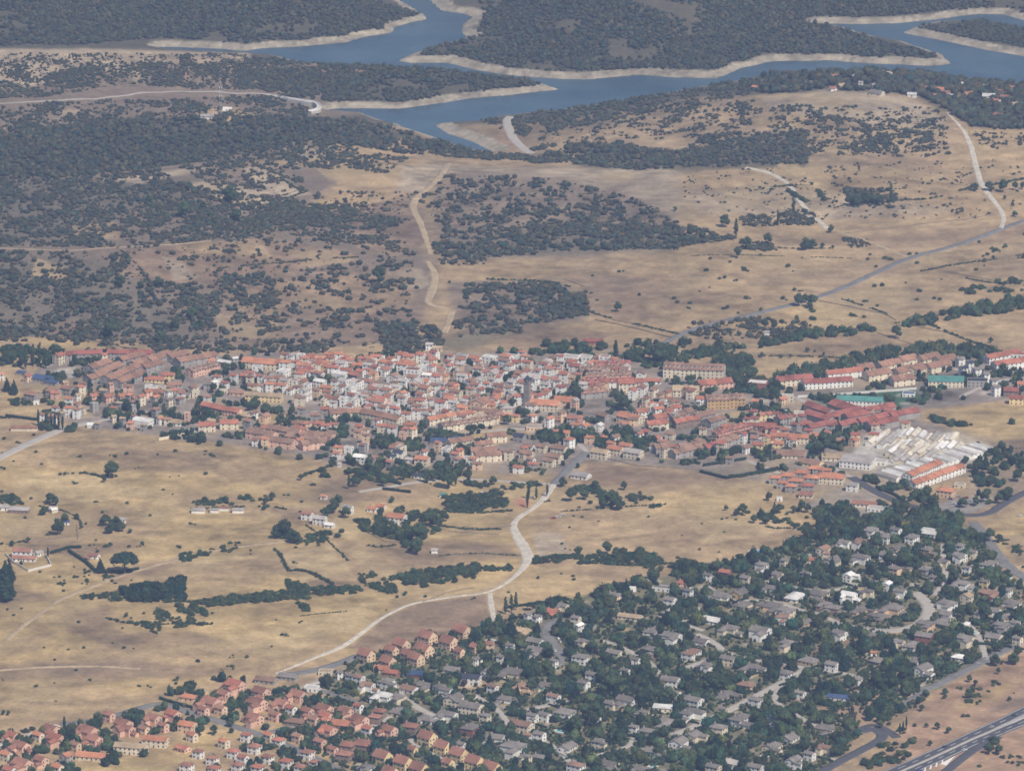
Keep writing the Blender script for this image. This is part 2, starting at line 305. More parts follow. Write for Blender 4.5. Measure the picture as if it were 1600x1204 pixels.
colv = psample(ppx, ppy)
def paper(a): return np.array(C[a])[None, None, :]
n1 = fbm(VX, VY, 170, 4); n2 = fbm(VX + 999, VY + 50, 45, 4); n3 = fbm(VX - 400, VY, 11, 3); n4 = fbm(VX * .3 + 60, VY + (n1 - .5) * 90, 13, 3)
land = (colv.mean(-1) > .16)[..., None] & (ppy[..., None] > 85)
colv = colv * (1 + land * ((n1 - .5) * .5 + (n2 - .5) * .65 + (n3 - .5) * .6 + (n4 - .5) * .55)[..., None])
mixb = (sstep(.54, .70, fbm(VX + 77, VY * .8, 85, 4)) * .3)[..., None] * land
colv = colv * (1 - mixb) + mixb * paper('mauve')
mixs = (sstep(.55, .72, fbm(VX - 177, VY * .7 + 900, 60, 4)) * .45)[..., None] * land
colv = colv * (1 - mixs) + mixs * paper('straw2') * (.92 if True else 1)
fardark = sstep(300, 60, ppy)[..., None] * land * .12
# bare drawdown band round the reservoir
dw = dwat(VX, VY); bank = (sstep(BK + 3, BK - 2, dw) * (VY > 5600))[..., None]
bcol = np.array([.30, .262, .20]) * (1 + (fbm(VX, VY, 14, 3) - .5)[..., None] * .9 + .16 * np.sin(dw * 1.5 + 5 * fbm(VX, VY, 60, 2))[..., None])
colv = colv * (1 - bank) + bank * bcol
colv = np.clip(colv, .02, .8)
idx = np.arange(NR * NC).reshape(NR, NC)
F = np.stack([idx[:-1, :-1], idx[:-1, 1:], idx[1:, 1:], idx[1:, :-1]], -1).reshape(-1, 4)
def np_mesh(name, V, F, cols=None, smooth=False):
    me = bpy.data.meshes.new(name); V = np.asarray(V, np.float32); F = np.asarray(F, np.int32); n = F.shape[1]
    me.vertices.add(len(V)); me.vertices.foreach_set('co', V.ravel()); me.loops.add(F.size); me.loops.foreach_set('vertex_index', F.ravel())
    me.polygons.add(len(F)); me.polygons.foreach_set('loop_start', np.arange(0, F.size, n, dtype=np.int32))
    if cols is not None:
        at = me.color_attributes.new('Col', 'FLOAT_COLOR', 'POINT'); c4 = np.ones((len(V), 4), np.float32); c4[:, :3] = cols; at.data.foreach_set('color', c4.ravel())
    if smooth: me.polygons.foreach_set('use_smooth', np.ones(len(F), bool))
    me.update(calc_edges=True); me.validate(); return me
me = np_mesh('ground', np.stack([VX, VY, VZ], -1).reshape(-1, 3), F, colv.reshape(-1, 3), True)
me.materials.append(mat('dry_grass_and_soil', (0, 0, 0), .95, [.06, .22, .6], .17, .1, attr=True))
ground = bpy.data.objects.new('ground', me); COL.objects.link(ground); ground['kind'] = 'structure'

wm = bpy.data.materials.new('reservoir_water'); wm.use_nodes = True; n = wm.node_tree.nodes; l = wm.node_tree.links; b = n['Principled BSDF']
b.inputs['Base Color'].default_value = (.045, .085, .125, 1); b.inputs['Roughness'].default_value = .22; b.inputs['IOR'].default_value = 1.33
tn = n.new('ShaderNodeTexNoise'); tn.inputs['Scale'].default_value = .25; tn.inputs['Detail'].default_value = 3; g_ = n.new('ShaderNodeNewGeometry'); bp = n.new('ShaderNodeBump')
t2 = n.new('ShaderNodeTexNoise'); t2.inputs['Scale'].default_value = .012; cr = n.new('ShaderNodeValToRGB'); cr.color_ramp.elements[0].position = .35; cr.color_ramp.elements[1].position = .65; cr.color_ramp.elements[0].color = (.04, .08, .115, 1); cr.color_ramp.elements[1].color = (.065, .115, .15, 1); l.new(g_.outputs['Position'], t2.inputs['Vector']); l.new(t2.outputs[0], cr.inputs[0]); l.new(cr.outputs[0], b.inputs['Base Color'])
bp.inputs['Strength'].default_value = .5; bp.inputs['Distance'].default_value = .5; l.new(g_.outputs['Position'], tn.inputs['Vector']); l.new(tn.outputs[0], bp.inputs['Height']); l.new(bp.outputs[0], b.inputs['Normal'])
me = np_mesh('water', [(-990, 5650, WL), (990, 5650, WL), (990, 8450, WL), (-990, 8450, WL)], [(0, 1, 2, 3)]); me.materials.append(wm)
water = bpy.data.objects.new('water', me); COL.objects.link(water); water['kind'] = 'structure'

# ------------------------------------------------------------------ roads and tracks
M_ASPH = mat('old_asphalt', (.19, .185, .18), .9, [.2, .05], .15); M_ASPHD = mat('dark_asphalt', (.085, .085, .095), .85, [.2], .12)
M_GRAV = mat('pale_gravel', (.52, .475, .40), .95, [.15, .6], .2); M_DIRT = mat('dirt_track', (.40, .31, .20), .95, [.12, .5], .24); M_CONC = mat('pale_concrete_road', (.40, .37, .33), .9, [.15], .12)
M_WHITE = mat('white_paint', (.75, .75, .72), .6)
def resample(P, step):
    P = np.asarray(P, float); out = [P[0]]
    for a, b in zip(P[:-1], P[1:]):
        n = max(1, int(np.hypot(*(b - a)[:2]) / step)); out += [a + (b - a) * k / n for k in range(1, n + 1)]
    return np.array(out)
def smooth(P, it=2):
    P = np.asarray(P, float)
    for _ in range(it):
        Q = [P[0]]
        for a, b in zip(P[:-1], P[1:]): Q += [a * .75 + b * .25, a * .25 + b * .75]
        Q.append(P[-1]); P = np.array(Q)
    return P
ROADPTS = []
def road(name, pts, width, m, lift=.18, kind='structure', keep=True, widths=None):
    W = G(*np.array(pts, float).T)[:, :2]
    if widths is not None: W = np.concatenate([W, np.array(widths, float)[:, None]], 1)
    else: W = np.concatenate([W, np.full((len(W), 1), width)], 1)
    W = resample(smooth(W), 5.0); P = W[:, :2]; wd = W[:, 2] / 2
    if m in (M_GRAV, M_DIRT): wd = wd * (.7 + .6 * fbm(P[:, 0] * 1.3, P[:, 1] * 1.3, 9, 3))
    T = np.gradient(P, axis=0); T /= np.maximum(np.hypot(T[:, 0], T[:, 1])[:, None], 1e-6); N = np.stack([-T[:, 1], T[:, 0]], 1)
    V = []; K = 4
    for k in range(K + 1):
        q = P + N * (wd * (2 * k / K - 1))[:, None]; V.append(np.column_stack([q, hz(q[:, 0], q[:, 1]) + lift]))
    base = len(P); q0 = P - N * (wd + .3)[:, None]; q1 = P + N * (wd + .3)[:, None]
    V.append(np.column_stack([q0, hz(q0[:, 0], q0[:, 1]) - .4])); V.append(np.column_stack([q1, hz(q1[:, 0], q1[:, 1]) - .4]))
    V = np.concatenate(V); F = []
    order = [K + 1] + list(range(K + 1)) + [K + 2]
    for a, b in zip(order[:-1], order[1:]):
        for i in range(base - 1): F.append((a * base + i, b * base + i, b * base + i + 1, a * base + i + 1))
    me = np_mesh(name, V, F); me.materials.append(m); o = bpy.data.objects.new(name, me); COL.objects.link(o)
    if kind: o['kind'] = kind
    if keep: ROADPTS.append((P, wd.max()))
    return o, P
road('gravel_track', [(430,1052),(470,1036),(500,1024),(536,1010),(560,992),(600,962),(640,942),(700,932),(765,926),(800,905),(824,880),(824,862),(808,838),(800,820),(812,806),(835,793),(852,776),(866,756)], 8, M_GRAV, widths=[2,3,4,5,4,3,3,3,3,4,7,10,9,6,5,5,6,6])
road('gravel_track', [(765,926),(767,944),(772,970)], 7, M_GRAV, widths=[4,5,4])
road('village_road', [(866,756),(880,742),(895,724),(918,706)], 9, M_ASPH)
road('dirt_track', [(700,256),(690,275),(668,296),(648,310),(644,325),(656,345),(664,368),(673,398)], 8, M_DIRT, widths=[6,7,6,8,7,6,6,4])
road('dirt_track', [(668,408),(682,430),(672,462),(666,476),(705,482)], 6, M_DIRT, widths=[4,7,8,6,4])
road('dirt_track', [(706,486),(702,500),(694,520)], 7, M_DIRT)
road('shore_road', [(798,182),(790,188),(798,212),(812,228),(830,240)], 10, M_CONC)
road('dirt_track', [(1480,176),(1496,192),(1512,215),(1522,245),(1532,288),(1556,318),(1570,338),(1564,358)], 7, M_GRAV, widths=[2,3,5,6,6,5,5,4])
road('field_road', [(1640,328),(1600,345),(1555,362),(1480,388),(1420,402),(1360,430),(1280,465),(1190,488),(1100,508),(1050,528),(1030,542)], 8, M_ASPH)
road('dirt_track', [(1165,262),(1200,268),(1222,280),(1242,302),(1262,328)], 5, M_GRAV)
road('dirt_track', [(1264,338),(1280,344),(1292,358)], 5, M_GRAV)
road('dirt_track', [(1310,362),(1360,378),(1400,395),(1420,402)], 4, M_DIRT)
road('dam_road', [(-30,163),(60,161),(130,155),(190,150),(230,143),(330,144),(400,145),(424,148)], 3, M_CONC)
road('dirt_track', [(-30,388),(120,391),(200,387),(300,379),(330,376)], 2.5, M_DIRT)
road('field_road', [(-20,724),(0,714),(50,690),(100,668),(140,660)], 10, M_CONC)
road('field_road', [(-20,1170),(0,1163),(50,1146),(90,1132)], 7, M_GRAV)
road('village_road', [(95,1132),(160,1124),(200,1112),(245,1098),(270,1104),(330,1122),(400,1145),(440,1160),(500,1188),(560,1216)], 9, M_ASPH)
road('village_road', [(440,1054),(480,1050),(520,1040),(560,1024)], 9, M_ASPH)
road('village_road', [(500,1078),(545,1092),(575,1106),(600,1118)], 6, M_ASPH)
road('village_road', [(400,1150),(440,1138),(470,1128)], 6, M_ASPH)
road('dirt_track', [(10,1000),(38,975),(75,950),(92,936),(150,914),(200,895),(280,872),(330,860),(420,848),(520,838)], 4, M_DIRT)
road('dirt_track', [(-20,1048),(60,1042),(140,1039),(220,1044)], 4, M_DIRT)
road('dirt_track', [(110,560),(60,545),(0,532),(-30,530)], 3, M_DIRT)
for p, wdt in [([(877,967),(860,973),(852,985),(858,1000),(872,1015),(878,1028),(868,1040)], 9), ([(795,1114),(830,1106),(880,1097),(905,1092),(955,1083)], 6),
   ([(1430,925),(1446,938),(1453,953),(1442,970),(1425,979),(1400,985),(1370,985),(1340,981),(1300,972)], 10), ([(1050,1148),(1080,1136),(1150,1104),(1200,1077),(1240,1056),(1262,1042)], 8),
   ([(1240,1040),(1290,1046),(1340,1056)], 6), ([(890,1192),(920,1183),(945,1176),(985,1165),(990,1152)], 5), ([(1088,990),(1110,1000),(1132,1016),(1100,1034),(1060,1046),(1030,1056)], 7),
   ([(1050,950),(1030,963),(1070,975),(1100,985)], 5), ([(618,1072),(625,1085),(640,1098),(680,1120),(710,1130)], 7), ([(660,1140),(640,1160),(600,1170)], 7), ([(640,1160),(690,1185),(740,1210)], 6), ([(1270,955),(1300,968),(1330,980)], 5), ([(940,1000),(975,1012),(1010,1030),(1035,1055)], 5), ([(1180,905),(1230,915),(1290,925),(1340,912),(1400,905)], 5), ([(1105,915),(1140,940),(1200,935),(1260,955)], 5), ([(740,1085),(780,1108),(800,1140),(860,1160),(890,1190)], 5), ([(1130,1016),(1170,1030),(1240,1040)], 5), ([(1240,1056),(1200,1090),(1250,1120),(1300,1150)], 5), ([(1453,953),(1500,965),(1530,990),(1540,1030)], 5), ([(1470,850),(1480,900),(1460,930)], 5), ([(560,1145),(590,1130),(610,1118)], 6)]:
    road('estate_street', p, wdt, M_CONC if wdt != 9 else M_ASPH)
road('estate_street', [(1640,978),(1600,1002),(1540,1030),(1480,1062),(1450,1076),(1420,1074)], 9, M_ASPH)
road('estate_street', [(1520,815),(1535,830),(1552,856),(1575,885),(1620,915)], 9, M_ASPH)
road('main_road', [(1640,750),(1600,770),(1570,785),(1540,806),(1480,803),(1420,790),(1370,770),(1330,745)], 9, M_ASPHD)
road('estate_street', [(1450,1076),(1420,1095),(1400,1108)], 7, M_ASPH)
road('main_road', [(1250,1222),(1296,1198),(1340,1174),(1376,1156),(1380,1146),(1366,1138),(1345,1142)], 9, M_ASPHD)
road('main_road', [(1340,1140),(1366,1130),(1386,1140),(1402,1152)], 7, M_ASPHD)
for p_ in [[(918,706),(900,690),(860,672),(800,668),(700,680)],[(140,660),(200,650),(240,640),(320,655)],[(1000,650),(1090,640),(1180,660),(1240,668)],[(1190,610),(1240,618),(1280,640)],[(1330,745),(1290,725),(1230,745),(1170,720)],[(1500,620),(1540,600),(1580,590),(1640,590)],[(866,756),(800,752),(700,745),(560,768)]]:
    road('village_street', p_, 5, M_CONC, lift=.15)
mo1, MP1 = road('motorway', [(1340,1228),(1397,1203),(1450,1180),(1499,1158),(1550,1134),(1600,1110),(1660,1080)], 11, M_ASPHD)
mo2, MP2 = road('motorway', [(1370,1228),(1425,1203),(1470,1183),(1516,1161),(1560,1143),(1600,1127),(1660,1100)], 12, M_ASPHD)
road('slip_road', [(1455,1222),(1480,1203),(1500,1186),(1525,1168),(1560,1150)], 8, M_ASPHD, lift=.24)
road('verge', [(1355,1228),(1411,1203),(1460,1182),(1508,1159),(1555,1139),(1600,1119),(1660,1090)], 3, M_CONC, lift=.3, keep=False)
def stripe(P, off, wd, dash=0, gap=0, name='lane_marking'):
    T = np.gradient(P, axis=0); T /= np.hypot(T[:, 0], T[:, 1])[:, None]; N = np.stack([-T[:, 1], T[:, 0]], 1); Q = resample(P + N * off, 1.5); s = 0
    T = np.gradient(Q, axis=0); T /= np.hypot(T[:, 0], T[:, 1])[:, None]; N = np.stack([-T[:, 1], T[:, 0]], 1); V = []; F = []
    for i in range(len(Q) - 1):
        s += 1.5
        if dash and (s % (dash + gap)) > dash: continue
        a = len(V)
        for q, nn in ((Q[i], N[i]), (Q[i + 1], N[i + 1])):
            for sg in (-1, 1):
                v = q + nn * wd / 2 * sg; V.append((v[0], v[1], hz(v[0], v[1]) + .215))
        F.append((a, a + 1, a + 3, a + 2))
    me = np_mesh(name, V, F); me.materials.append(M_WHITE); o = bpy.data.objects.new(name, me); COL.objects.link(o); o['kind'] = 'structure'
for P in (MP1, MP2):
    stripe(P, 4.4, .45); stripe(P, -4.4, .45); stripe(P, 0, .4, 6, 8)
def patch(name, pts, m, lift=.24):
    P = G(*np.array(pts, float).T); V = [(p[0], p[1], p[2] + lift) for p in P]; me = bpy.data.meshes.new(name); me.from_pydata(V, [], [tuple(range(len(V)))]); me.materials.append(m)
    o = bpy.data.objects.new(name, me); COL.objects.link(o); o['kind'] = 'structure'
for k in range(4): x = 1443 + k * 9; patch('chevron_marking', [(x, 1205 - k * 3.6), (x + 3, 1205 - k * 3.6), (x + 4, 1199 - k * 3.9), (x + 2, 1199 - k * 3.9)], M_WHITE, .27)
patch('chevron_marking', [(1470, 1193), (1478, 1196), (1493, 1180)], M_WHITE, .32)
# ------------------------------------------------------------------ object helpers
ITEMS = []            # (object, descriptor, category, picture x, picture y, fixed label)
def link(name, me, parent=None, loc=None, rotz=0, scale=None):
    o = bpy.data.objects.new(name, me); COL.objects.link(o)
    if parent is not None: o.parent = parent
    if loc is not None: o.location = loc
    if rotz: o.rotation_euler = (0, 0, rotz)
    if scale is not None: o.scale = scale if hasattr(scale, '__len__') else (scale,) * 3
    return o
def mesh(name, V, F, mats, fm=None, smooth=False):
    me = bpy.data.meshes.new(name); me.from_pydata([tuple(map(float, v)) for v in V], [], F)
    for m in (mats if isinstance(mats, (list, tuple)) else [mats]): me.materials.append(m)
    if fm: me.polygons.foreach_set('material_index', fm)
    if smooth: me.polygons.foreach_set('use_smooth', [True] * len(F))
    me.update(); return me
class MB:
    def __init__(s): s.V = []; s.F = []; s.M = []
    def box(s, x0, x1, y0, y1, z0, z1, m=0, rot=0, c=(0, 0)):
        a = len(s.V); cr, sr = math.cos(rot), math.sin(rot)
        for z in (z0, z1):
            for x, y in ((x0, y0), (x1, y0), (x1, y1), (x0, y1)): s.V.append((c[0] + x * cr - y * sr, c[1] + x * sr + y * cr, z))
        for f in ((0, 3, 2, 1), (4, 5, 6, 7), (0, 1, 5, 4), (1, 2, 6, 5), (2, 3, 7, 6), (3, 0, 4, 7)): s.F.append(tuple(a + i for i in f)); s.M.append(m)
    def ext(s, prof, x0, x1, m=0, rot=0, c=(0, 0)):
        """profile (y, z) extruded along x"""
        a = len(s.V); n = len(prof); cr, sr = math.cos(rot), math.sin(rot)
        for x in (x0, x1):
            for y, z in prof: s.V.append((c[0] + x * cr - y * sr, c[1] + x * sr + y * cr, z))
        s.F.append(tuple(a + i for i in range(n))[::-1]); s.F.append(tuple(a + n + i for i in range(n))); s.M += [m, m]
        for i in range(n): j = (i + 1) % n; s.F.append((a + i, a + j, a + n + j, a + n + i)); s.M.append(m)
    def hip(s, L, W, z, h, o=.5, m=0, rot=0, c=(0, 0)):
        a = len(s.V); cr, sr = math.cos(rot), math.sin(rot); l = L / 2 + o; q = W / 2 + o; rl = max(0.3, l - q) if L > W else .3; z0 = z - o * h / q
        P = [(-l, -q, z0 - .2), (l, -q, z0 - .2), (l, q, z0 - .2), (-l, q, z0 - .2), (-l, -q, z0), (l, -q, z0), (l, q, z0), (-l, q, z0), (-rl, 0, z + h), (rl, 0, z + h)]
        for x, y, zz in P: s.V.append((c[0] + x * cr - y * sr, c[1] + x * sr + y * cr, zz))
        for f in ((3, 2, 1, 0), (0, 1, 5, 4), (1, 2, 6, 5), (2, 3, 7, 6), (3, 0, 4, 7), (4, 5, 9, 8), (5, 6, 9), (6, 7, 8, 9), (7, 4, 8)): s.F.append(tuple(a + i for i in f)); s.M.append(m)
    def mesh(s, name, mats): return mesh(name, s.V, s.F, mats, s.M)

WALLC = dict(wh=(.80, .79, .75), cr=(.72, .64, .49), ye=(.78, .62, .34), oc=(.55, .37, .17), pk=(.72, .47, .36), pe=(.74, .54, .37), gr=(.36, .34, .32), br=(.27, .2, .16), rd=(.34, .13, .10), st=(.25, .23, .21), gn=(.25, .42, .36), bl=(.22,.28,.36))
WALLN = dict(wh='white', cr='cream', ye='yellow', oc='ochre', pk='pink', pe='peach', gr='grey', br='brown', rd='red', st='stone', gn='green-trimmed white', bl='blue-grey')
ROOFC = dict(rb=(.28, .14, .10), rd=(.36, .145, .098), **{'or': (.44, .195, .115)}, br=(.285, .165, .115), mv=(.265, .165, .12), rm=(.29, .108, .085), cw=(.56, .51, .42), gr=(.19, .172, .158), dk=(.05, .055, .075), tn=(.38, .29, .19), wh=(.62, .61, .59), tl=(.10, .27, .24), pg=(.36, .33, .31), bl=(.05, .08, .16))
ROOFN = dict(rb='red-brown tiled', rd='red tiled', **{'or': 'orange tiled'}, br='brown tiled', cw='cream sheet', mv='dull brown', rm='maroon tiled', gr='grey tiled', dk='dark slate', tn='tan', wh='white', tl='teal metal', pg='pale grey', bl='blue panelled')
MW = {k: mat('render_' + k, v, .9, [.25, 1.1], .13, .1, objrand=.1) for k, v in WALLC.items()}
MR = {k: mat('roof_' + k, v, .8, [.12, .9], .24, .15, objrand=.2) for k, v in ROOFC.items()}
M_WIN = mat('window_glass', (.04, .05, .06), .25, spec=.5); M_FRAME = mat('window_frame', (.5, .48, .45), .6); M_DOOR = mat('door_wood', (.14, .08, .05), .7)
M_CHIM = mat('chimney_render', (.58, .5, .42), .9); M_BARK = mat('bark', (.12, .09, .07), .95, [1.0], .2); M_POOL = mat('pool_water', (.12, .42, .50), .12, spec=.5); M_RIM = mat('pool_stone', (.62, .58, .52), .8)

def _win():
    b = MB(); b.box(-.5, .5, -.06, .05, 0, 1.25, 0); b.box(-.62, .62, -.13, .02, -.12, 0, 1); b.box(-.62, .62, -.10, .02, 1.25, 1.35, 1)
    return b.mesh('window', [M_WIN, M_FRAME])
def _door():
    b = MB(); b.box(-.5, .5, -.08, .04, 0, 2.1, 0); b.box(-.6, .6, -.12, .03, 2.1, 2.22, 1); return b.mesh('door', [M_DOOR, M_FRAME])
def _garage():
    b = MB(); b.box(-1.3, 1.3, -.08, .04, 0, 2.2, 0); return b.mesh('garage_door', [M_FRAME])
def _chim():
    b = MB(); b.box(-.4, .4, -.35, .35, -1.4, 1.3, 0); b.box(-.5, .5, -.45, .45, 1.3, 1.45, 1); return b.mesh('chimney', [M_CHIM, MR['rb']])
def _dormer(rc):
    b = MB(); b.box(-.8, .8, -1.4, 1.3, -.6, 1.15, 0); b.box(-.55, .55, -1.44, -1.38, .2, .95, 1); b.ext([(-1.55, 1.15), (-1.55, 1.3), (1.6, 1.62), (1.6, 1.47)], -.95, .95, 2); return b.mesh('dormer', [MW['wh'], M_WIN, MR[rc]])
WIN, DOOR, GAR, CHIM = _win(), _door(), _garage(), _chim(); DORM = {}
FOOT = []             # footprints (x, y, radius)
def house(px, py, wpx, roof='rb', wall='wh', fl=2, yaw=None, form='gable', ar=1.35, kind='house', cat='house', label=None, group=None, wing=False, det=2, dorm=0, base=None, L=None, W=None, rnd=random, desc=None, sil=None, pitch=.46, bal=False, check=0):
    fh = 2.9; H = fl * fh
    s0 = pxm(flat(px, py)[1]); Wm = wpx / s0
    yw = R(yaw if yaw is not None else -35)
    if L is None:
        k = abs(math.cos(yw)) + abs(math.sin(yw)) / ar; L = max(5.0, Wm / k * .97); W = L / ar
    rh = {'gable': W / 2 * pitch, 'hip': W / 2 * pitch, 'flat': .5, 'shed': W * .12, 'vault': W * .16}[form]
    off = (H + rh) * .955 * s0 / 2 - W * .15 * s0 / 2 * .3
    g = g1(px, py + off) if base is None else np.array(base)
    for fx, fy, fr in FOOT[-400:] if check else []:
        if math.hypot(fx - g[0], fy - g[1]) < (fr + max(L, W) / 2) * check: return None
    FOOT.append((g[0], g[1], max(L, W) / 2))
    z = g[2]
    if kind == 'village_house': kind = {'gable': 'gabled_house', 'hip': 'hipped_house', 'flat': 'flat_roofed_house'}[form]
    root = link(kind, None, None, (g[0], g[1], z), yw)
    wb = MB(); rb = MB(); blocks = [(0, 0, L, W, H, 0)]
    if wing:
        q = rnd.choice([-1, 1]); ll = W * rnd.uniform(.85, 1.15); ww = L * rnd.uniform(.38, .5)
        blocks.append((q * (L / 2 - ww / 2 - .2), -(W / 2 + ll * .18), ll * 1.0, ww, H - rnd.choice([.5, .5, 2.2]), math.pi / 2))
        if rnd.random() < .5: blocks.append((-q * (L / 2 + 2.2), rnd.uniform(-.1, .1) * W, 5.2, W * .62, 2.7, 0))
    for bx, by, l, w_, h, r in blocks:
        rr = w_ / 2 * pitch; o = .5
        if form == 'gable':
            wb.ext([(-w_ / 2, -2.5), (w_ / 2, -2.5), (w_ / 2, h), (0, h + rr), (-w_ / 2, h)], -l / 2, l / 2, 0, r, (bx, by)); e = h - o * pitch + .03; t = .24
            rb.ext([(-w_ / 2 - o, e), (0, h + rr + .03), (w_ / 2 + o, e), (w_ / 2 + o, e + t), (0, h + rr + t + .06), (-w_ / 2 - o, e + t)], -l / 2 - .35, l / 2 + .35, 0, r, (bx, by))
        elif form == 'hip':
            wb.box(-l / 2, l / 2, -w_ / 2, w_ / 2, -2.5, h, 0, r, (bx, by)); rb.hip(l, w_, h + .22, rr, o, 0, r, (bx, by))
        elif form == 'flat':
            wb.box(-l / 2, l / 2, -w_ / 2, w_ / 2, -2.5, h, 0, r, (bx, by)); rb.box(-l / 2 + .3, l / 2 - .3, -w_ / 2 + .3, w_ / 2 - .3, h + .003, h + .12, 0, r, (bx, by))
            for a in ((-l / 2, l / 2, -w_ / 2, -w_ / 2 + .28), (-l / 2, l / 2, w_ / 2 - .28, w_ / 2), (-l / 2, -l / 2 + .28, -w_ / 2 + .28, w_ / 2 - .28), (l / 2 - .28, l / 2, -w_ / 2 + .28, w_ / 2 - .28)): wb.box(*a, h, h + .5, 0, r, (bx, by))
        elif form == 'vault':
            n = 8; arc = [(-w_ / 2 - .2 + (w_ + .4) * i / n, h + rh * math.sin(math.pi * i / n)) for i in range(n + 1)]
            wb.ext([(-w_ / 2, -2.5), (w_ / 2, -2.5)] + [(y * .985, zz - .05) for y, zz in arc[::-1]], -l / 2, l / 2, 0, r, (bx, by))
            rb.ext([(y, zz + .2) for y, zz in arc] + [(y, zz) for y, zz in arc[::-1]], -l / 2 - .3, l / 2 + .3, 0, r, (bx, by))
        else:
            wb.ext([(-w_ / 2, -2.5), (w_ / 2, -2.5), (w_ / 2, h + rh), (-w_ / 2, h)], -l / 2, l / 2, 0, r, (bx, by))
            rb.ext([(-w_ / 2 - .4, h + .0), (w_ / 2 + .4, h + rh + .06), (w_ / 2 + .4, h + rh + .3), (-w_ / 2 - .4, h + .24)], -l / 2 - .4, l / 2 + .4, 0, r, (bx, by))
    link('wall', wb.mesh('wall', MW[wall]), root); ro = link('roof', rb.mesh('roof', MR[roof]), root)
    if det >= 1 and form in ('gable', 'hip') and roof not in ('tl', 'wh'):
        for k in range(1 if L < 16 else 2): link('chimney', CHIM, ro, ((-.28 + .5 * k) * L, .12 * W, H + rh * .8), 0)
    if det >= 1:
        # facades: front (-y), right end (+x), left end; only where the rotation turns them towards open view
        step = 3.4 if det >= 2 else 5.0
        for nx, ny, ln, dist in ((0, -1, L, W / 2), (1, 0, W, L / 2), (-1, 0, W, L / 2), (0, 1, L, W / 2)):
            wy = nx * math.sin(yw) + ny * math.cos(yw)
            if wy > .25: continue
            a = math.atan2(ny, nx) + math.pi / 2; n = max(1, min(14, int(ln / step)))
            for f in range(min(fl, 4)):
                for k in range(n):
                    u = (k - (n - 1) / 2) * ln / n
                    if wing and ny == -1 and abs(u) > L * .05: continue
                    x = nx * dist - ny * u * 1.0; y = ny * dist + nx * u
                    if ny == -1: x, y = u, -dist
                    if nx: x, y = nx * dist, u * nx
                    if f == 0 and k == n // 2 and ny == -1: link('door', DOOR, root, (x, y, 0), a); continue
                    sc = 1.15 if rnd.random() < .8 else 1.6
                    link('window', WIN, root, (x, y, f * fh + .95), a, (sc, 1, 1.0))
    if dorm:
        if roof not in DORM: DORM[roof] = _dormer(roof)
        for k in range(dorm): link('dormer', DORM[roof], ro, ((k - (dorm - 1) / 2) * L / dorm, -W * .27, H + rh * .45), 0)
    sz = 'small' if max(L, W) < 10.5 else ('large' if max(L, W) > 19 else '')
    d = desc or f"{sz + ' ' if sz else ''}{WALLN[wall]} {cat} with {ROOFN[roof]} {'roof' if form != 'hip' else 'hipped roof'}"
    if group: root['group'] = group
    ITEMS.append([root, d, cat, px, py, label]); return root
def terrace(p0, p1, n, hpx=0, **k):
    """a row of joined houses between two picture points"""
    a = g1(*p0); b = g1(*p1); v = b[:2] - a[:2]; Ln = math.hypot(*v); yw = math.degrees(math.atan2(v[1], v[0])); u = Ln / n; out = []
    r = random.Random(int(p0[0] * 7 + p0[1]))
    ar_w = k.pop('W', 9.0); jit = k.pop('jit', .35)
    for i in range(n):
        c = a[:2] + v * (i + .5) / n; z = float(hz(c[0], c[1])) + r.uniform(-jit, jit)
        x, y = proj(c[0], c[1], z + 4)
        out.append(house(float(x), float(y), 10, yaw=yw, L=u - .06, W=ar_w + r.uniform(-.4, .4), base=(c[0], c[1], z), rnd=r, **k))
    return out

# ------------------------------------------------------------------ trees
def ico(sub=1):
    t = (1 + 5 ** .5) / 2
    V = [(-1, t, 0), (1, t, 0), (-1, -t, 0), (1, -t, 0), (0, -1, t), (0, 1, t), (0, -1, -t), (0, 1, -t), (t, 0, -1), (t, 0, 1), (-t, 0, -1), (-t, 0, 1)]
    F = [(0, 11, 5), (0, 5, 1), (0, 1, 7), (0, 7, 10), (0, 10, 11), (1, 5, 9), (5, 11, 4), (11, 10, 2), (10, 7, 6), (7, 1, 8), (3, 9, 4), (3, 4, 2), (3, 2, 6), (3, 6, 8), (3, 8, 9), (4, 9, 5), (2, 4, 11), (6, 2, 10), (8, 6, 7), (9, 8, 1)]
    V = [np.array(v) / np.linalg.norm(v) for v in V]
    for _ in range(sub):
        c = {}; G2 = []
        def mid(a, b):
            k = (min(a, b), max(a, b))
            if k not in c: v = V[a] + V[b]; V.append(v / np.linalg.norm(v)); c[k] = len(V) - 1
            return c[k]
        for a, b, d in F: ab, bd, da = mid(a, b), mid(b, d), mid(d, a); G2 += [(a, ab, da), (b, bd, ab), (d, da, bd), (ab, bd, da)]
        F = G2
    return np.array(V), np.array(F)
I0 = ico(0); I1 = ico(1)
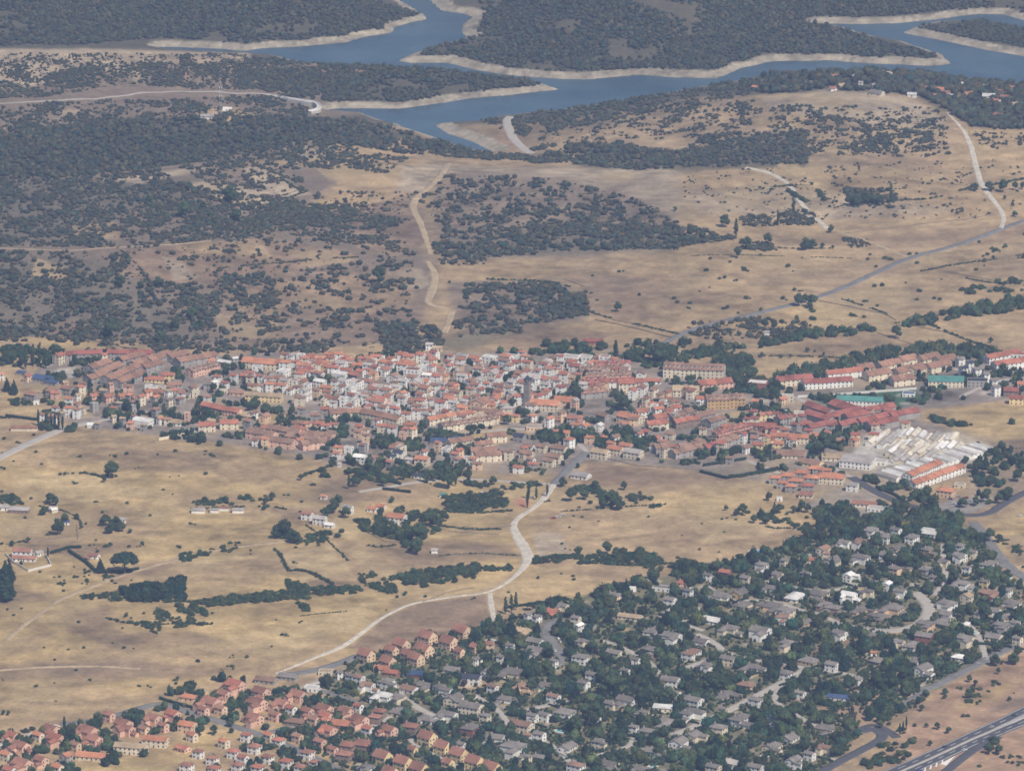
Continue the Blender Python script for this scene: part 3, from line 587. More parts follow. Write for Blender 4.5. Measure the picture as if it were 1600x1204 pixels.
def lump_mesh(lumps, leaves, leaf, r, core=True, sub=1):
    V = []; F = []; n = 0; base = I1 if sub else I0; cl = []
    for (cx, cy, cz, rx, rz) in lumps:
        tone = r.uniform(.82, 1.25)
        if core:
            v = base[0] * (1 + r.normal(0, .13, (len(base[0]), 1))) * .86; v = v * [rx, rx, rz] + [cx, cy, cz]; V.append(v); F.append(base[1] + n); n += len(v); cl.append(np.full(len(v), .8 * tone))
        k = int(leaves * rx * rx); d = r.normal(size=(k, 3)); d /= np.linalg.norm(d, axis=1)[:, None]; d[:, 2] = np.where(d[:, 2] < -.35, -d[:, 2], d[:, 2])
        p = d * (r.uniform(.82, 1.14, (k, 1))) * [rx, rx, rz] + [cx, cy, cz]; a = r.normal(size=(k, 3)); a /= np.linalg.norm(a, axis=1)[:, None]
        b = np.cross(a, r.normal(size=(k, 3))); b /= np.linalg.norm(b, axis=1)[:, None]; s = leaf * r.uniform(.6, 1.3, (k, 1))
        t = np.stack([p - a * s * .6, p + a * s * .6, p + b * s], 1).reshape(-1, 3); V.append(t); F.append(np.arange(3 * k).reshape(-1, 3) + n); n += 3 * k
        cl.append(np.repeat(r.uniform(.75, 1.35, k) * tone, 3))
    return np.concatenate(V), np.concatenate(F), np.concatenate(cl)
def trunk_mesh(h, r0, limbs, r):
    b = MB()
    def tube(p, q, ra, rb_):
        p = np.array(p, float); q = np.array(q, float); d = q - p; d /= np.linalg.norm(d); u = np.cross(d, [.3, .9, .1]); u /= np.linalg.norm(u); w_ = np.cross(d, u); a = len(b.V); n = 6
        for c, rr in ((p, ra), (q, rb_)):
            for i in range(n): t = 2 * math.pi * i / n; b.V.append(tuple(c + (u * math.cos(t) + w_ * math.sin(t)) * rr))
        for i in range(n): j = (i + 1) % n; b.F.append((a + i, a + j, a + n + j, a + n + i)); b.M.append(0)
    tube((0, 0, -.6), (.1, .05, h), r0, r0 * .6)
    for (x, y, z) in limbs: tube((.1, .05, h * .85), (x * .75, y * .75, z), r0 * .45, r0 * .15)
    return b.mesh('trunk', M_BARK)
FOL = {'broadleaf': (.052, .080, .038), 'conifer': (.024, .048, .030), 'olive': (.060, .075, .042), 'oak': (.062, .068, .044), 'light': (.085, .115, .045), 'plum': (.055, .035, .04)}
M_FOL = mat('foliage', (0, 0, 0), .85, None, 0, .12, objrand=.22, attr=True)
PROTO = {}
def proto(kind, seed):
    key = (kind, seed)
    if key in PROTO: return PROTO[key]
    r = np.random.default_rng(seed * 13 + 5 + len(kind)); L_ = []
    if kind in ('round', 'light', 'plum', 'olive'):
        n = 9
        for i in range(n):
            a = i * 2.4; q = r.uniform(1.0, 2.3); L_.append((q * math.cos(a), q * math.sin(a), r.uniform(3.2, 6.0) - q * .25, r.uniform(1.2, 1.9), r.uniform(1.1, 1.7)))
        L_.append((0, 0, 6.2, 1.7, 1.5)); lv = 26; leaf = .45; th = 2.6; c = {'round': 'broadleaf', 'light': 'light', 'plum': 'plum', 'olive': 'olive'}[kind]
    elif kind == 'poplar':
        for i in range(9): z = 2.5 + i * 1.25; L_.append((r.uniform(-.5, .5), r.uniform(-.5, .5), z, 1.5 * (1 - abs(i - 3.5) / 8), 1.3))
        lv = 30; leaf = .4; th = 2; c = 'broadleaf'
    elif kind == 'conifer':
        for i in range(11):
            z = 1.6 + i * .82; rad = 2.5 * (1 - i / 11.5) + .15; m = 5 if i < 5 else (3 if i < 8 else 1)
            for j in range(m): a = j * 6.28 / m + i; L_.append((rad * .6 * math.cos(a), rad * .6 * math.sin(a), z, rad * .55 + .15, .75))
        lv = 26; leaf = .4; th = 1.4; c = 'conifer'
    elif kind == 'cypress':
        for i in range(9): z = 1 + i * 1.0; L_.append((r.uniform(-.1, .1), r.uniform(-.1, .1), z, .85 * math.sin(math.pi * (i + 1.3) / 11) + .1, .95))
        lv = 40; leaf = .3; th = .8; c = 'conifer'
    elif kind == 'pine':
        for i in range(16): a = i * 2.4; q = 3.2 * math.sqrt(i / 16); L_.append((q * math.cos(a), q * math.sin(a), 5.6 - q * q * .13 + r.uniform(-.2, .2), 1.35, 1.1))
        lv = 30; leaf = .4; th = 3.6; c = 'conifer'
    else:  # oak: a low dense evergreen bush to the ground
        for i in range(7): a = i * 2.4; q = r.uniform(.7, 1.7); L_.append((q * math.cos(a), q * math.sin(a), r.uniform(1.0, 2.6), r.uniform(1.0, 1.5), r.uniform(.9, 1.3)))
        L_.append((0, 0, 2.9, 1.3, 1.0)); lv = 26; leaf = .4; th = 1.0; c = 'oak'
    V, F, t = lump_mesh(L_, lv, leaf, r); cc = np.array(FOL[c])[None] * t[:, None]
    me = np_mesh('crown', V, F, cc); me.materials.append(M_FOL)
    PROTO[key] = (me, trunk_mesh(th + 1.2, .28, [(x, y, z) for x, y, z, a, b in L_[:5]], r)); return PROTO[key]
HT = dict(round=7.8, light=7.8, plum=7.8, olive=7.8, poplar=13.8, conifer=11, cypress=10, pine=6.7, oak=3.9)
WD = dict(round=7.2, light=7.2, plum=7.2, olive=7.2, poplar=3.2, conifer=5.2, cypress=2, pine=8.6, oak=5.8)
TN = dict(round='broadleaf_tree', light='broadleaf_tree', plum='broadleaf_tree', olive='olive_tree', poplar='poplar_tree', conifer='conifer_tree', cypress='cypress_tree', pine='stone_pine', oak='evergreen_oak')
TD = dict(round='dark green broadleaf tree', light='light green broadleaf tree', plum='purple-leaved tree', olive='grey-green olive tree', poplar='tall narrow poplar', conifer='dark pointed conifer', cypress='slim dark cypress', pine='dome-crowned pine', oak='low round evergreen oak')
TREES = []
def tree(px, py, wpx, kind='round', sc=None, xyz=None, label=None, hs=1.0, group=None, desc=None):
    """px, py = middle of the crown in the picture, wpx = crown width"""
    if xyz is None:
        s0 = pxm(flat(px, py)[1]); k = wpx / s0 / WD[kind]; g = g1(px, py + HT[kind] * k * hs * .5 * .95 * s0)
    else: g = xyz; k = sc
    me, tm = proto(kind, random.randrange(4)); root = link(TN[kind], None, None, (g[0], g[1], g[2]), random.uniform(0, 6.28), (k, k, k * hs))
    link('crown', me, root); link('trunk', tm, root)
    if group: root['group'] = group
    sz = ('large ' if k * WD[kind] > 9.5 else 'small ' if k * WD[kind] < 4.5 else '') if kind not in ('poplar', 'cypress', 'conifer') else ('tall ' if k * HT[kind] > 12 else 'short ' if k * HT[kind] < 7 else '')
    TREES.append((g[0], g[1], k * WD[kind] / 2)); ITEMS.append([root, desc or sz + TD[kind], TN[kind].split('_')[-1], px, py, label]); return root

# many small bushes or crowns as one mesh ("stuff")
def bush_protos(n, sub, leaves=0):
    out = []
    for i in range(n):
        r = np.random.default_rng(100 + i); L_ = [(0, 0, .5, .62, .5)] + [(.42 * math.cos(a), .42 * math.sin(a), r.uniform(.3, .6), r.uniform(.3, .45), r.uniform(.3, .45)) for a in r.uniform(0, 6.28, 3)]
        out.append(lump_mesh(L_ if leaves else L_[:3], leaves, .16, r, True, sub))
    return out
def stuff(name, P, size, cols, protos, label, cat, hs=1.0, lift=0):
    """P (n,3); size (n); cols (n,3)"""
    if len(P) == 0: return None
    Vs = []; Fs = []; Cs = []; off = 0; pick = rng.integers(0, len(protos), len(P)); ang = rng.uniform(0, 6.28, len(P)); hs = np.broadcast_to(np.asarray(hs, float), (len(P),))
    for k, (V, F, t) in enumerate(protos):
        I = np.where(pick == k)[0]
        if len(I) == 0: continue
        ca, sa = np.cos(ang[I])[:, None], np.sin(ang[I])[:, None]; x = V[None, :, 0] * ca - V[None, :, 1] * sa; y = V[None, :, 0] * sa + V[None, :, 1] * ca; z = np.broadcast_to(V[None, :, 2], x.shape)
        W = np.stack([x * size[I, None], y * size[I, None], z * (size[I] * hs[I])[:, None]], -1) + P[I][:, None, :]
        Vs.append(W.reshape(-1, 3)); Fs.append((F[None] + (np.arange(len(I)) * len(V))[:, None, None]).reshape(-1, 3) + off); off += len(I) * len(V)
        Cs.append((cols[I][:, None, :] * t[None, :, None]).reshape(-1, 3))
    me = np_mesh(name, np.concatenate(Vs), np.concatenate(Fs), np.concatenate(Cs)); me.materials.append(M_FOLS)
    o = link(name, me); o['kind'] = 'stuff'; o['label'] = label; o['category'] = cat; return o
M_FOLS = mat('foliage_mass', (0, 0, 0), .85, None, 0, .1, attr=True)

# ------------------------------------------------------------------ small things
def wallline(pts, h=1.2, wd=.5, m=None, name='stone_wall', desc='low dry stone wall', cat='wall', label=None, wob=.5, group=None):
    P = G(*np.array(pts, float).T)[:, :2]; P = resample(P, 4.0); n = len(P); T = np.gradient(P, axis=0); T /= np.maximum(np.hypot(T[:, 0], T[:, 1])[:, None], 1e-6); N = np.stack([-T[:, 1], T[:, 0]], 1)
    z = hz(P[:, 0], P[:, 1]); hh = h * (1 + wob * (rng.random(n) - .5)); ww = wd * (1 + wob * (rng.random(n) - .5)); c = P.mean(0); zc = float(hz(*c)); P0 = P - c
    V = np.concatenate([np.column_stack([P0 - N * ww[:, None] / 2, z - zc - .4]), np.column_stack([P0 - N * ww[:, None] * .42, z - zc + hh]), np.column_stack([P0 + N * ww[:, None] * .42, z - zc + hh * .97]), np.column_stack([P0 + N * ww[:, None] / 2, z - zc - .4])])
    F = [(a * n + i, a * n + i + 1, (a + 1) * n + i + 1, (a + 1) * n + i) for a in range(3) for i in range(n - 1)] + [(0, n, 2 * n, 3 * n), (4 * n - 1, 3 * n - 1, 2 * n - 1, n - 1)]
    o = link(name, mesh(name, V, F, m or MW['st']), None, (c[0], c[1], zc)); q = np.array(pts, float).mean(0)
    if group: o['group'] = group
    ITEMS.append([o, desc, cat, q[0], q[1], label]); return o
def hedge(pts, h=2.2, wd=1.6, label=None, desc='clipped dark green garden hedge', name='garden_hedge', group=None, leafc='conifer'):
    P = G(*np.array(pts, float).T)[:, :2]; P = resample(P, wd * .55); n = len(P); r = np.random.default_rng(n); z = hz(P[:, 0], P[:, 1]); c = P.mean(0); zc = float(hz(*c))
    L_ = [(P[i, 0] - c[0] + r.normal(0, .12), P[i, 1] - c[1] + r.normal(0, .12), z[i] - zc + h * .5, wd * .62, h * .58 * r.uniform(.85, 1.1)) for i in range(n)]
    V, F, t = lump_mesh(L_, 10, .35, r, True, 0); me = np_mesh(name, V, F, np.array(FOL[leafc])[None] * t[:, None]); me.materials.append(M_FOL)
    o = link(name, me, None, (c[0], c[1], zc)); q = np.array(pts, float).mean(0)
    if group: o['group'] = group
    ITEMS.append([o, desc, 'hedge', q[0], q[1], label]); return o
def pool(px, py, wpx, yaw=-30, label=None):
    g = g1(px, py); s0 = pxm(g[1]); Lp = max(5, wpx / s0 * .8); Wp = Lp * .55; root = link('swimming_pool', None, None, (g[0], g[1], g[2] + .1), R(yaw))
    b = MB(); e = 1.3
    for a in ((-Lp / 2 - e, Lp / 2 + e, -Wp / 2 - e, -Wp / 2), (-Lp / 2 - e, Lp / 2 + e, Wp / 2, Wp / 2 + e), (-Lp / 2 - e, -Lp / 2, -Wp / 2, Wp / 2), (Lp / 2, Lp / 2 + e, -Wp / 2, Wp / 2)): b.box(*a, -1, .35)
    link('pool_edge', b.mesh('pool_edge', M_RIM), root); b = MB(); b.box(-Lp / 2, Lp / 2, -Wp / 2, Wp / 2, -1, .2); link('pool_water', b.mesh('pool_water', M_POOL), root)
    ITEMS.append([root, 'turquoise swimming pool with pale edge', 'pool', px, py, label]); root['group'] = 'swimming pools in the gardens'
def _carm(c):
    M = mat('car_paint_' + c[0], c[1], .35, spec=.5); b = MB(); b.ext([(-2.1, .35), (2.1, .35), (2.15, .75), (1.2, .9), (-2.0, .95), (-2.15, .7)], -.85, .85); body = b.mesh('body', M)
    b = MB(); b.ext([(-1.7, .92), (1.0, .88), (.45, 1.42), (-1.3, 1.45)], -.72, .72, 0); b.box(-.6, .6, -1.2, .4, 1.43, 1.5, 1); return (body, b.mesh('cabin', [M_WIN, M]))
CARS = [_carm(c) for c in (('white', (.75, .75, .75)), ('silver', (.42, .43, .45)), ('red', (.4, .04, .03)), ('dark', (.04, .05, .07)), ('blue', (.05, .1, .3)))]
b = MB()
for i in range(10):
    pass
def _wheel():
    V = []; F = []; n = 10
    for x in (-.12, .12):
        for i in range(n): t = 2 * math.pi * i / n; V.append((x, .33 * math.cos(t), .33 * math.sin(t)))
    F = [tuple(range(n))[::-1], tuple(range(n, 2 * n))] + [(i, (i + 1) % n, n + (i + 1) % n, n + i) for i in range(n)]
    return mesh('wheel', V, F, mat('tyre', (.03, .03, .03), .8))
WHEEL = _wheel()
def car(px, py, c=0, yaw=0, label=None, place='parked'):
    g = g1(px, py); root = link('parked_car' if place == 'parked' else 'car', None, None, (g[0], g[1], g[2] + .2), R(yaw)); bm_, cm = CARS[c]
    link('body', bm_, root); link('cabin', cm, root)
    for x in (-.78, .78):
        for y in (-1.3, 1.35): link('wheel', WHEEL, root, (x, y, .33))
    root['group'] = 'cars on the roads and car parks'
    ITEMS.append([root, ['white', 'silver', 'red', 'dark', 'blue'][c] + (' parked car' if place == 'parked' else ' car driving'), 'car', px, py, label])
# ------------------------------------------------------------------ landmark buildings of the village
def LM(*a, label=None, **k): return house(*a, label=label, **k)
# church and its tower
g = g1(824, 634); root = link('church_tower', None, None, tuple(g), R(-25)); b = MB(); b.box(-2.6, 2.6, -2.6, 2.6, -2, 21.5)
for z in (9, 15): b.box(-2.8, 2.8, -2.8, 2.8, z, z + .4)
b.box(-2.95, 2.95, -2.95, 2.95, 21.5, 22.1); link('shaft', b.mesh('shaft', MW['st']), root)
b = MB()
for x in (-2.1, 2.1):
    for y in (-2.1, 2.1): b.box(x - .5, x + .5, y - .5, y + .5, 22.1, 25)
b.box(-2.6, 2.6, -2.6, 2.6, 25, 25.5); link('belfry', b.mesh('belfry', MW['st']), root); b = MB(); b.hip(5.2, 5.2, 25.72, 3.4, .4); link('spire', b.mesh('spire', MR['dk']), root)
ITEMS.append([root, 'slender grey stone church tower', 'tower', 824, 612, 'slender grey stone church tower rising over the middle of the village'])
LM(852,632,52,'or','cr',2,-14,ar=2.0,kind='church_hall',cat='church',desc='large orange-roofed church', label='big low building with a broad orange roof beside the church tower')
LM(884,627,40,'or','pk',2,-14,ar=1.5,kind='church_wing',cat='church',label='orange-roofed wing with a pale gable right of the church')
LM(898,631,15,'pg','pk',3,60,ar=1.0,label='narrow pink house with a white gable at the right end of the orange church roof')
LM(770,587,25,'pg','cr',3,62,ar=1.1,label='tall cream box-like house with a pale gable near the middle of the village')
LM(748,578,20,'mv','wh',2,-20)
LM(750,635,31,'br','pe',4,66,ar=1.15,kind='apartment_house',label='tall peach apartment house with its gable to the front and a dark window strip')
LM(770,646,34,'mv','pk',2,-12,ar=1.8); LM(791,651,18,'or','ye',2,30,form='hip',label='yellow house with an orange roof right of the tall peach gable'); LM(806,653,14,'or','ye',2,-20)
LM(664,610,24,'rb','cr',3,-30,ar=1.1,label='cream three-storey house with a shaded dark end left of the village middle')
LM(555,590,24,'rd','br',3,-40); LM(537,600,24,'pg','wh',3,-35,form='flat',label='blank white block in the left half of the village'); LM(597,622,28,'pg','wh',2,-30,form='vault',label='white shed with a rounded roof at the end of the long pale yard wall')
LM(560,618,30,'wh','wh',2,-35,form='flat'); LM(592,607,24,'pg','cr',2,-30)
terrace((572,642),(610,635),2,roof='or',wall='wh',fl=1,W=9,group='orange-roofed row on the yard',kind='terraced_house')
terrace((514,654),(566,650),4,roof='br',wall='cr',fl=2,W=11,kind='terraced_house',group='long cream terrace with brown roof'); terrace((566,651),(626,664),5,roof='br',wall='cr',fl=2,W=11,kind='terraced_house',group='long cream terrace with brown roof')
LM(640,663,22,'or','cr',1,-20,form='hip'); LM(610,613,26,'tn','pe',2,-25,form='hip')
terrace((667,664),(738,652),5,roof='or',wall='cr',fl=2,W=9,kind='terraced_house',group='orange-roofed terrace behind the cream terrace')
terrace((688,674),(775,660),9,roof='mv',wall='cr',fl=2,W=10,kind='terraced_house',group='cream terrace with dark roof and balconies',dorm=1)
LM(413,620,62,'tn','ye',2,-13,ar=3.4,kind='school_building',cat='building',label='long yellow building with a tan roof in the left part of the village'); LM(371,613,26,'mv','pk',1,-14,ar=1.6); LM(349,611,14,'pg','cr',1,10,form='flat'); LM(335,600,14,'wh','wh',2,30,ar=1.1)
LM(352,566,26,'wh','br',1,-30,ar=2.2,kind='sports_hall',cat='hall',label='brown hall with a white roof by the trees at the left of the village'); LM(367,563,12,'wh','gr',2,30)
terrace((380,571),(445,576),5,roof='or',wall='cr',fl=2,W=13,kind='terraced_house',group='orange-roofed long row at the back of the village')
LM(402,576,18,'pg','wh',2,-10,form='flat'); LM(390,587,30,'rd','br',1,-12,ar=2.2)
terrace((318,640),(376,652),4,roof='rd',wall='pk',fl=2,W=10,kind='school_wing',cat='building',group='red-roofed pink building with regular windows')
terrace((310,672),(337,672),3,roof='rd',wall='cr',fl=2,W=10,kind='terraced_house',group='cream row with red roof by the empty yard'); terrace((343,669),(372,668),3,roof='rd',wall='cr',fl=2,W=10,kind='terraced_house',group='cream row with red roof by the empty yard')
LM(386,649,32,'tn','cr',1,-30,ar=1.7)
LM(224,659,34,'wh','wh',2,-24,form='vault',ar=1.3,kind='factory_hall',cat='hall',label='white vaulted factory hall at the left front edge of the village',pitch=.3); LM(200,664,24,'pg','bl',1,-24,form='flat',kind='factory_hall',cat='hall',label='low blue-grey hall attached to the white vaulted factory')
LM(252,653,24,'tn','wh',1,-18,form='hip',ar=1.3,kind='school_pavilion',cat='building'); LM(272,659,30,'tn','wh',1,-12,form='hip',ar=1.5,kind='school_pavilion',cat='building')
LM(242,592,34,'rd','ye',1,-10,ar=2.0,label='yellow house with a bright red roof among the brown terraces'); LM(263,588,22,'rd','ye',2,-10,ar=1.5); LM(240,612,34,'rb','br',1,-8,form='hip',ar=1.8); LM(271,603,28,'br','gr',2,20,ar=1.5); LM(287,617,26,'gr','cr',1,-15,ar=1.4)
LM(92,560,20,'rd','cr',3,55,ar=1.2,kind='church_hall',cat='building',label='cream gabled building at the left end of the long red-roofed row')
terrace((103,561),(160,559),5,roof='rm',wall='gr',fl=2,W=10,kind='terraced_house',group='long red-roofed row at the far left of the village'); terrace((168,559),(238,560),6,roof='rm',wall='gr',fl=2,W=10,kind='terraced_house',group='long red-roofed row at the far left of the village')
LM(163,562,8,'rd','cr',4,20,ar=1.0,kind='stair_tower',cat='tower',label='pale square tower in the long red-roofed row')
for i,(x,y,w_) in enumerate([(66,592,40),(80,598,26),(34,583,18)]): LM(x,y,w_,'bl','gr',1,-28,form='shed',ar=2.1,kind='greenhouse',cat='hall',desc='dark blue panelled hall')
LM(43,590,15,'rd','pe',2,50,ar=1.1); LM(3,588,9,'or','wh',2,0); LM(84,613,26,'br','gr',2,-30,ar=1.2); LM(106,609,24,'br','gr',2,-32,ar=1.2); LM(50,618,26,'br','gr',2,-30); LM(57,629,9,'pg','wh',1,0,form='flat')
for x,y in [(146,621),(168,622),(190,621),(213,625)]: LM(x,y,19,'or','pk',2,40,ar=1.1)
LM(127,643,14,'tn','cr',1,-30,form='flat'); LM(145,664,18,'wh','wh',1,-10,form='vault',label='small white hall by the junction at the left front edge'); LM(5,792,18,'pg','wh',1,0); LM(30,797,34,'pg','br',1,-8,form='shed',ar=2.4,kind='barn',cat='barn',label='low brown barn with a grey sheet roof at the left edge of the fields')
LM(83,795,16,'pg','wh',1,20); LM(104,816,9,'bl','wh',1,0)
for x in range(22,62,8): LM(x,669,8,'rb','cr',1,-5,ar=1.0,det=0,desc='tiny pinkish shed',cat='shed',kind='garden_shed')
# diagonal brown terraces on the left
for a,b,n in [((138,584),(168,572),3),((150,594),(186,577),4),((136,600),(160,592),2),((165,602),(214,580),5),((182,606),(222,590),4),((186,570),(222,562),3),((206,578),(240,566),3),((232,572),(262,560),3),((262,566),(290,559),3),((222,582),(250,574),3),((276,573),(335,562),6)]:
    terrace(a,b,n,roof='br',wall='gr',fl=2,W=12,kind='terraced_house',det=1,group='brown-roofed terraces on the left of the village')
terrace((296,588),(338,577),5,roof='mv',wall='pk',fl=2,W=10,kind='terraced_house',group='pink terrace with a row of white windows',dorm=1); LM(322,563,30,'or','cr',1,-8,ar=2.4)
# centre right
LM(926,571,30,'pg','wh',2,-10,form='flat',ar=1.8,label='white flat-roofed block near the top edge of the village'); LM(902,573,18,'pg','wh',2,-10,form='flat'); LM(960,566,10,'or','cr',3,0,ar=1.0); LM(865,577,28,'rd','cr',2,-5,ar=1.8); LM(893,592,20,'tn','pe',2,-30)
LM(817,596,16,'pg','wh',2,-35); LM(838,594,20,'pg','wh',2,40); LM(926,533,34,'rm','rm' if False else 'rd',1,-4,ar=2.6,kind='barn',cat='barn',label='long dark red barn in the dry field above the village')
for a,b,n,rc,wc in [((905,586),(966,583),5,'mv','gr'),((915,596),(985,592),6,'mv','pk'),((912,606),(950,604),3,'rm','gr'),((940,604),(990,602),5,'rm','wh'),((905,622),(945,618),3,'br','gr'),((930,578),(985,576),4,'rm','cr')]:
    terrace(a,b,n,roof=rc,wall=wc,fl=2,W=11,kind='terraced_house',det=1,dorm=1,group='dull red terraces in the middle of the village')
terrace((965,612),(1004,609),3,roof='rd',wall='cr',fl=3,W=11,kind='apartment_house',cat='house',group='red-roofed cream apartment row')
terrace((1038,586),(1132,590),7,roof='mv',wall='cr',fl=3,W=17,kind='apartment_house',cat='house',dorm=2,group='long dull red apartment block on the right of the village')
terrace((1090,608),(1142,604),4,roof='rd',wall='pk',fl=2,W=13,kind='terraced_house',group='red-roofed row behind the ochre block')
LM(1072,610,44,'tn','cr',2,-6,ar=1.7,label='cream block with a broad tan roof right of the village middle'); terrace((1102,637),(1162,634),5,roof='mv',wall='oc',fl=3,W=14,kind='apartment_house',cat='house',group='ochre apartment block by the dry lot',dorm=1)
LM(1020,595,28,'rd','wh',1,-6,ar=1.9); LM(1014,631,30,'rd','pk',1,-4,ar=2.1,form='hip'); LM(1002,645,26,'or','wh',2,30,ar=1.3); LM(1028,641,22,'or','wh',2,30); LM(1057,641,18,'rd','wh',3,-5,ar=1.3); LM(1042,625,24,'rb','cr',1,-8); LM(1086,630,18,'gr','gr',2,-5)
LM(985,653,46,'or','cr',2,-38,ar=1.9,label='L-shaped cream building under a long orange roof right of the village middle'); LM(975,664,18,'or','cr',2,-5); LM(943,651,24,'mv','gr',2,-40,ar=1.2); LM(936,667,16,'wh','wh',2,62,ar=1.1); LM(899,655,28,'rb','gr',2,-12,ar=1.6); LM(878,676,30,'or','cr',1,-12,ar=1.8); LM(868,655,22,'rb','br',1,-12); LM(835,668,26,'pg','pe',1,-5,form='flat')
for a,b,n,rc,wc in [((1010,672),(1042,668),3,'rd','cr'),((1020,662),(1052,655),3,'rd','gr'),((1052,668),(1090,662),4,'rd','br'),((1045,660),(1080,650),3,'mv','gr'),((1085,660),(1112,652),3,'mv','gr'),((1104,668),(1128,660),2,'mv','gr'),
   ((1022,708),(1050,704),3,'mv','gr'),((1050,716),(1095,706),5,'mv','gr'),((1060,708),(1100,700),4,'mv','gr'),((1100,708),(1130,700),3,'rm','gr'),((1118,700),(1150,692),3,'mv','gr')]:
    terrace(a,b,n,roof=rc,wall=wc,fl=2,W=11,kind='terraced_house',det=1,group='dull red terraces at the right front of the village')
terrace((1118,690),(1172,676),6,roof='rd',wall='pe',fl=2,W=9,kind='terraced_house',dorm=2,group='red terrace dotted with white dormers'); terrace((1122,684),(1164,672),5,roof='rd',wall='pe',fl=2,W=9,kind='terraced_house',dorm=1,group='red terrace dotted with white dormers')
LM(1184,697,20,'rd','ye',2,-8,ar=1.4); LM(1198,688,12,'or','ye',3,70,ar=1.0,label='tall yellow gable of the orange-roofed complex'); LM(1214,695,24,'or','ye',2,-8,ar=1.5); LM(1222,683,40,'or','cr',2,-8,ar=2.2); LM(1248,685,34,'or','cr',2,-8,ar=1.9); LM(1275,680,22,'or','cr',1,-12)
LM(1232,708,56,'mv','tn' if False else 'cr',1,-8,ar=2.0,kind='warehouse',cat='building',label='broad low building with a dull pinkish roof below the orange complex'); LM(1266,722,44,'mv','ye',1,-30,ar=2.0); LM(1302,713,38,'tn','cr',1,-4,ar=1.7); LM(1314,689,12,'or','oc',1,0); LM(1334,690,18,'or','pe',2,55,ar=1.0,label='peach house with an orange gable beside the dark tree clump')
LM(1340,722,60,'pg','wh',2,-20,form='shed',ar=1.6,kind='warehouse',cat='warehouse',label='big white warehouse with a pale flat roof at the right front of the village'); LM(1376,722,26,'pg','wh',1,-25,form='flat',kind='warehouse',cat='warehouse')
LM(1200,667,30,'rm','rd',2,-10,ar=1.6); LM(1176,667,20,'rm','gr',2,-10); LM(1192,650,14,'or','ye',2,10,ar=1.0); LM(1221,655,26,'rm','gr',2,40,ar=1.2)
for a,b,n in [((1262,640),(1300,652),3),((1300,638),(1345,652),4),((1305,636),(1350,650),4),((1262,652),(1300,664),3),((1290,660),(1330,650),3),((1320,660),(1360,652),4),((1340,668),(1390,655),4),((1310,672),(1350,664),4),((1350,650),(1395,642),4),((1355,672),(1400,664),4),((1390,658),(1432,650),4),((1262,676),(1305,668),3)]:
    terrace(a,b,n,roof='rm',wall='gr',fl=2,W=11,kind='terraced_house',det=0,group='maroon-roofed terraces right of the village')
terrace((1212,602),(1268,598),4,roof='rm',wall='cr',fl=2,W=12,kind='terraced_house',group='long red-roofed row behind the football pitch'); terrace((1254,606),(1330,601),6,roof='rm',wall='wh',fl=2,W=12,kind='terraced_house',group='long red-roofed row behind the football pitch'); terrace((1290,592),(1345,586),4,roof='rd',wall='wh',fl=2,W=11,kind='terraced_house',det=1,group='long red-roofed row behind the football pitch')
for a,b,n in [((1338,584),(1362,580),2),((1352,594),(1388,588),3),((1372,580),(1404,573),3),((1398,590),(1424,583),2),((1404,572),(1428,566),2),((1424,588),(1440,580),2),((1436,570),(1464,564),3),((1448,582),(1480,575),3),((1462,572),(1490,566),2),((1392,602),(1425,598),3)]:
    terrace(a,b,n,roof='br',wall='cr',fl=2,W=14,kind='terraced_house',det=1,group='brown-roofed houses between the pitch and the hedgerow')
LM(1184,601,34,'wh','rd',2,-14,form='flat',ar=1.5,kind='sports_hall',cat='hall',label='red-walled hall with a white flat roof near the football pitch')
LM(1231,622,20,'pg','cr',2,-5,form='flat'); LM(1222,626,18,'or','pe',2,50); LM(1180,627,12,'or','cr',1,0)
LM(1343,628,76,'tl','wh',2,-9,form='shed',ar=3.6,kind='grandstand',cat='grandstand',label='white grandstand with a teal roof along the football pitch')
LM(1478,597,58,'tl','cr',2,-4,form='shed',ar=2.4,kind='sports_hall',cat='hall',label='cream sports hall with a bright teal roof at the right edge of the village'); LM(1420,616,22,'bl','wh',1,-10,form='flat'); LM(1527,598,34,'dk','gr',2,-4,form='flat',ar=1.6)
terrace((1540,568),(1590,558),4,roof='rd',wall='wh',fl=2,W=11,kind='terraced_house',group='white row with red roofs at the right edge'); terrace((1552,578),(1620,568),5,roof='rd',wall='wh',fl=2,W=11,kind='terraced_house',group='white row with red roofs at the right edge'); LM(1590,557,26,'rd','wh',2,-8,form='flat')
for x,y,w_ in [(1500,566,16),(1515,572,14),(1505,580,16),(1526,582,16),(1540,590,14),(1552,600,14),(1556,610,16)]: LM(x,y,w_,'dk' if x%2 else 'gr','wh',3,30,ar=1.1,det=1)
LM(1580,612,26,'rm','br',2,-8); LM(1588,624,24,'rm','ye',2,-8); LM(1598,600,18,'or','cr',1,0)
